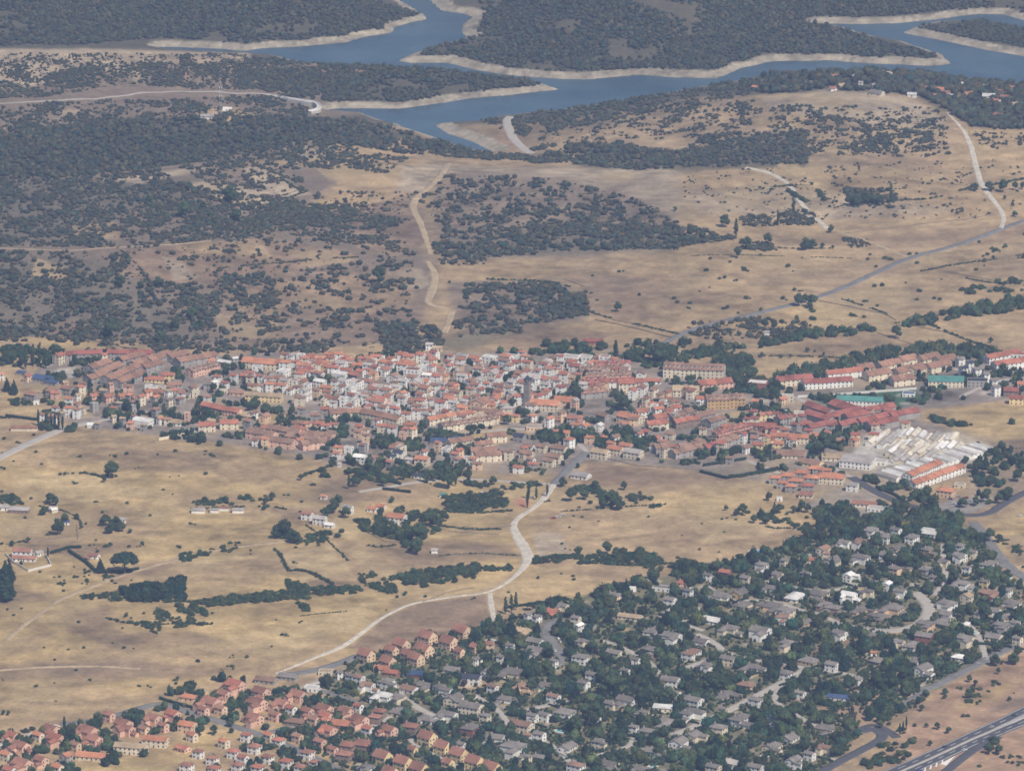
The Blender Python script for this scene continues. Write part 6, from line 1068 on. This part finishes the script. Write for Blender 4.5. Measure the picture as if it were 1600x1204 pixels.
# ------------------------------------------------------------------ walls, dam, mast, cars and other small things
MSTN = mat('dry_stone', (.23, .19, .145), .95, [.6], .25); MHW = mat('white_wall', (.66, .64, .60), .9, [.5], .08)
for i, p in enumerate([[(900,480),(960,500),(1060,520)],[(930,500),(1000,515),(1050,528)],[(1280,470),(1380,490),(1400,500)],[(1210,292),(1265,290)],[(1240,300),(1262,315),(1295,315)],[(1440,420),(1600,395)],[(1480,425),(1560,440)],[(1370,520),(1400,530),(1460,548)],[(1410,505),(1480,520),(1560,548)],[(1150,555),(1180,552),(1290,555)],[(1320,365),(1440,350),(1560,335)],
   [(680,868),(740,865),(815,868)],[(680,820),(740,828),(800,822)],[(700,830),(780,835)],[(560,825),(600,845),(640,848)],[(660,940),(700,925),(740,918)],[(930,712),(1000,728),(1100,735)],[(895,765),(960,770)],[(120,820),(122,842)],[(60,845),(110,838)],[(740,440),(880,436),(915,448)],[(728,445),(732,478)],[(1150,745),(1250,730)],[(340,258),(420,262),(452,285)],[(420,308),(470,296),(486,300)],[(100,265),(160,258)],[(270,560),(120,528),(40,524)]]):
    wallline(p, random.uniform(.6, 1.0), random.uniform(.4, .7), MSTN, group='dry stone walls between the fields', desc='dark dry stone field wall')
wallline([(8,866),(22,880),(44,893),(80,884),(72,868)], 2.0, .5, MHW, 'garden_wall', 'white garden wall', label='white garden wall round the farmhouse at the left edge', wob=0)
wallline([(248,688),(270,684),(305,676)], 2.6, .5, MW['cr'], 'garden_wall', 'cream yard wall', label='long cream wall in front of the tan-roofed white pavilions', wob=0)
wallline([(1246,621),(1310,617),(1400,611),(1432,608)], 2.2, .6, MHW, 'pitch_wall', 'white wall', label='long white wall along the far side of the football pitch', wob=0)
wallline([(1404,1076),(1425,1080),(1435,1078)], 2.0, .5, MW['cr'], 'garden_wall', 'cream garden wall', label='cream wall at the corner of the lower right estate street', wob=0)
wallline([(1447,1064),(1480,1048),(1520,1030)], 2.0, .5, MW['cr'], 'garden_wall', 'cream garden wall', label='cream stepped wall along the lower right estate street', wob=0)
for p in [[(10,651),(35,654),(60,657)],[(108,862),(135,880),(150,894)],[(80,865),(110,856),(125,856)],[(600,765),(640,770),(600,750)][:2],[(575,735),(600,750),(625,757)],[(880,538),(1000,560)][:1] + [(900,540)],[(1095,738),(1135,748),(1180,740),(1215,733)],[(1100,728),(1140,722),(1165,718)],[(150,895),(190,895),(215,890)],[(1380,818),(1420,828),(1500,838),(1550,836)],[(1370,762),(1400,775),(1420,790)],[(1355,815),(1300,800)]]:
    hedge(p, 2.8, 2.6, group='long dark hedges round the plots', desc='long dark hedge')
# the dam
P = G([415, 440, 462, 480, 494, 500, 497, 484], [147, 154, 160, 164, 168, 172, 176, 178])[:, :2]; P = resample(smooth(P), 3); n = len(P); T = np.gradient(P, axis=0); T /= np.hypot(T[:, 0], T[:, 1])[:, None]; N = np.stack([-T[:, 1], T[:, 0]], 1); c = P.mean(0); Z = WL + 8
def ring(P, N, n, prof, c):
    V = []
    for o, z in prof:
        q = P + N * o - c; V.append(np.column_stack([q, np.full(n, z)]))
    m_ = len(prof); F = [(a * n + i, a * n + i + 1, ((a + 1) % m_) * n + i + 1, ((a + 1) % m_) * n + i) for a in range(m_) for i in range(n - 1)]; F += [tuple(a * n for a in range(m_)), tuple(a * n + n - 1 for a in range(m_))[::-1]]
    return np.concatenate(V), F
MCON = mat('dam_concrete', (.50, .48, .45), .9, [.2], .12); root = link('dam', None, None, (c[0], c[1], 0))
V, F = ring(P, N, n, [(-2.5, Z - 16), (2.5, Z - 16), (2.5, Z), (-2.5, Z)], c); link('dam_wall', mesh('dam_wall', V, F, MCON), root)
for s in (-2.3, 2.3): V, F = ring(P, N, n, [(s - .2, Z), (s + .2, Z), (s + .2, Z + 1.2), (s - .2, Z + 1.2)], c); link('parapet', mesh('parapet', V, F, MW['wh']), root)
V, F = ring(P, N, n, [(-10, Z - 12), (-3.2, Z - 12), (-3.2, Z - 9.4), (-10, Z - 9.4)], c); link('apron', mesh('apron', V, F, MCON), root)
ITEMS.append([root, 'curved pale concrete dam', 'dam', 470, 166, 'curved pale concrete dam at the left end of the reservoir'])
# telecom mast
g = g1(345, 182); root = link('radio_mast', None, None, tuple(g)); b = MB(); MG = mat('galvanised_steel', (.38, .40, .42), .5)
for x in (-.9, .9):
    for y in (-.9, .9): b.box(x - .12, x + .12, y - .12, y + .12, -1, 34)
for z in range(1, 34, 3): b.box(-1, 1, -1, -.85, z, z + .15); b.box(-1, 1, .85, 1, z, z + .15); b.box(-1, -.85, -1, 1, z, z + .15); b.box(.85, 1, -1, 1, z, z + .15)
link('lattice', b.mesh('lattice', MG), root); b = MB(); b.box(-.3, .3, -.3, .3, 34, 40); link('antenna', b.mesh('antenna', MG), root); b = MB()
for z in (22, 27, 31): b.box(-1.6, -1.0, -1.3, -1.0, z, z + 2); b.box(1.0, 1.6, -1.3, -1.0, z, z + 2)
link('panel', b.mesh('panel', MW['wh']), root); ITEMS.append([root, 'tall lattice radio mast', 'mast', 345, 155, 'tall lattice radio mast on the ridge at the upper left'])
# floodlight poles, white dish shelter
for (x, y, h) in [(1206, 722, 18), (1582, 0, 0), (1228, 668, 16)]:
    if not h: continue
    g = g1(x, y); root = link('lamp_mast', None, None, tuple(g)); b = MB(); b.box(-.14, .14, -.14, .14, -.5, h); link('pole', b.mesh('pole', MG), root); b = MB(); b.box(-1.2, 1.2, -.2, .2, h, h + .8); link('lamp_head', b.mesh('lamp_head', MW['wh']), root); ITEMS.append([root, 'thin grey floodlight mast', 'mast', x, y - 14, None])
# cars
_r = random.Random(4)
for x, y, c_, yw, pl in [(1507,1172,0,-60,'r'),(1549,1136,1,-60,'r'),(1476,1167,3,-60,'r'),(1436,1204,4,-60,'r'),(1585,1118,3,-60,'r'),(872,998,0,20,'p'),(875,1003,1,20,'p'),(859,1027,2,-60,'p'),(868,1017,0,0,'p'),(1556,1026,3,-60,'p'),(1527,1037,1,-60,'p'),(1405,972,2,-70,'p'),(1363,984,3,80,'p'),(1593,806,0,-80,'r'),(1490,787,0,60,'p'),(1504,782,0,70,'p'),(1527,786,1,20,'p'),(1532,784,3,40,'p'),(1517,783,0,50,'p'),(1510,778,2,50,'p'),(1498,776,1,70,'p'),(1521,790,3,60,'p'),(1485,780,4,60,'p'),(1573,771,0,-50,'p'),
   (576,1083,0,60,'p'),(505,1093,0,30,'p'),(508,1098,1,30,'p'),(491,1103,3,60,'p'),(366,1120,0,80,'p'),(880,1058,0,60,'p'),(655,1182,3,30,'p'),(1183,1149,1,60,'p'),(755,770,0,80,'p'),(760,772,0,80,'p'),(832,778,0,10,'p'),(880,805,0,80,'p'),(872,808,0,80,'p'),(865,810,2,80,'p'),(1262,650,0,60,'p'),(1258,655,0,20,'p'),(1252,652,3,60,'p'),(1247,655,1,60,'p'),(1241,660,0,60,'p'),(1256,660,2,60,'p'),(1110,672,0,80,'p'),(898,688,0,60,'p'),(1038,690,0,60,'p'),(270,672,1,70,'p'),(285,681,3,70,'p'),(1203,534,0,80,'p'),(1060,551,0,80,'p'),(955,1070,0,60,'p'),(1040,1150,0,60,'p'),(940,1180,0,60,'p'),(1010,1070,1,60,'p'),(1280,1160,2,70,'p'),(1090,1116,3,-40,'p'),(1100,1127,3,-40,'p'),(1110,1121,1,-40,'p'),(1120,1117,3,-40,'p')]:
    car(x, y, c_, yw, place='parked' if pl == 'p' else 'driving')

# ------------------------------------------------------------------ names for what each thing is
MARKS = [('the church tower', 824, 612), ('the football pitch', 1345, 620), ('the big white warehouse', 1335, 725), ('the curved dam', 470, 166), ('the ridge mast', 345, 165), ('the dome-crowned lone pine', 195, 879), ('the white farmhouse', 38, 868), ('the fork of the white track', 766, 926), ('the motorway', 1500, 1165),
 ('the curved estate street', 1450, 950), ('the tall peach gable house', 750, 635), ('the long yellow building', 413, 620), ('the white vaulted factory', 224, 659), ('the long cream terrace', 735, 665), ('the teal-roofed hall', 1478, 597), ('the orange-roofed complex', 1215, 692), ('the cream box-like house', 770, 587), ('the dark red barn', 926, 533),
 ('the red-walled hall', 1184, 601), ('the ochre apartment block', 1133, 630), ('the long red-roofed row', 170, 558), ('the village junction road', 890, 730), ('the clay court', 1055, 958), ('the pale court', 815, 785), ('the dark-roofed long villa', 735, 1060), ('the bend of the grey street', 868, 1010), ('the cream pool pavilion', 1037, 1106), ('the light blue canopy', 1310, 1090),
 ('the peach brick houses', 640, 1020), ('the long tan-roofed building', 205, 1168), ('the yellow gabled houses', 700, 1175), ('the stone-walled scrub enclosure', 820, 470), ('the tall slim poplar', 1240, 320), ('the lone field grove', 1258, 468), ('the winding dirt track', 655, 340), ('the left dry fields', 175, 733), ('the holiday houses', 1400, 140), ('the car park', 1505, 783),
 ('the round-crowned pines', 845, 945), ('the white gravel yard', 487, 1073), ('the square conifer plot', 240, 922), ('the straight estate street', 1150, 1104), ('the red gabled house', 1133, 896), ('the blank cream gable house', 1510, 934), ('the roadside meadow', 1480, 1120), ('the green pool by the field', 1183, 861), ('the pale factory rows', 1440, 697), ('the left hill slope', 200, 470), ('the saw-tooth halls', 1460, 730), ('the cemetery corner', 60, 672)]
ORD = ['nearest', 'second', 'third', 'fourth', 'fifth', 'sixth', 'seventh', 'eighth', 'ninth', 'tenth', 'eleventh', 'twelfth'] 
def wordn(i):
    if i < 12: return ORD[i]
    t = ['', '', 'twenty', 'thirty', 'forty', 'fifty', 'sixty', 'seventy', 'eighty', 'ninety']; u = ['', 'first', 'second', 'third', 'fourth', 'fifth', 'sixth', 'seventh', 'eighth', 'ninth']; te = ['tenth', 'eleventh', 'twelfth', 'thirteenth', 'fourteenth', 'fifteenth', 'sixteenth', 'seventeenth', 'eighteenth', 'nineteenth']
    i += 1
    if i < 20: return te[i - 10]
    return t[i // 10] + ('-' + u[i % 10] if i % 10 else '')
DIRS = ['right of', 'above and right of', 'above', 'above and left of', 'left of', 'below and left of', 'below', 'below and right of']
grp = {}
for it in ITEMS:
    o, d, cat, x, y, lab = it; o['category'] = cat
    if lab: o['label'] = lab; continue
    m = min(MARKS, key=lambda q: math.hypot(q[1] - x, (q[2] - y) * 2)); a = math.atan2(-(y - m[2]) * 2, x - m[1]); k = int(round(a / (math.pi / 4))) % 8
    grp.setdefault((d, m[0], k), []).append((math.hypot(m[1] - x, (m[2] - y) * 2), it))
for (d, m, k), lst in grp.items():
    lst.sort(key=lambda q: q[0])
    for i, (_, it) in enumerate(lst):
        if len(lst) == 1: lb = f"{d} {DIRS[k]} {m}"
        elif i == 0: lb = f"{d} {DIRS[k]} {m}, nearest to it"
        elif i == len(lst) - 1: lb = f"{d} {DIRS[k]} {m}, farthest from it"
        else: lb = f"{wordn(i)} {d} {DIRS[k]} {m}"
        w_ = lb.split()
        if len(w_) > 16: lb = lb.replace(' with a', ',').replace('above and right of', 'upper right of').replace('above and left of', 'upper left of').replace('below and left of', 'lower left of').replace('below and right of', 'lower right of').replace(', nearest to it', ', nearest').replace(', farthest from it', ', farthest')
        while len(lb.split()) > 16: lb = lb.replace(' roof', '', 1) if ' roof' in lb else ' '.join(lb.split()[:16])
        it[0]['label'] = lb
# ------------------------------------------------------------------ air
def haze_box():
    x0, x1, y0, y1, z0, z1 = -48000, 48000, -7500, 47000, float(VZ.min()) - 1.0, CAMZ + 30
    V = [(x, y, z) for z in (z0, z1) for y in (y0, y1) for x in (x0, x1)]
    F = [(0, 2, 3, 1), (4, 5, 7, 6), (0, 1, 5, 4), (2, 6, 7, 3), (0, 4, 6, 2), (1, 3, 7, 5)]
    me = bpy.data.meshes.new('haze'); me.from_pydata(V, [], F)
    m = bpy.data.materials.new('haze'); m.use_nodes = True; n = m.node_tree.nodes; n.remove(n['Principled BSDF'])
    v = n.new('ShaderNodeVolumePrincipled'); v.inputs['Color'].default_value = (.44, .60, 1.0, 1); v.inputs['Density'].default_value = HAZE; v.inputs['Anisotropy'].default_value = .1
    m.node_tree.links.new(v.outputs[0], n['Material Output'].inputs['Volume']); me.materials.append(m)
    o = bpy.data.objects.new('haze', me); COL.objects.link(o); o['kind'] = 'stuff'
HAZE = 6e-5
haze_box()
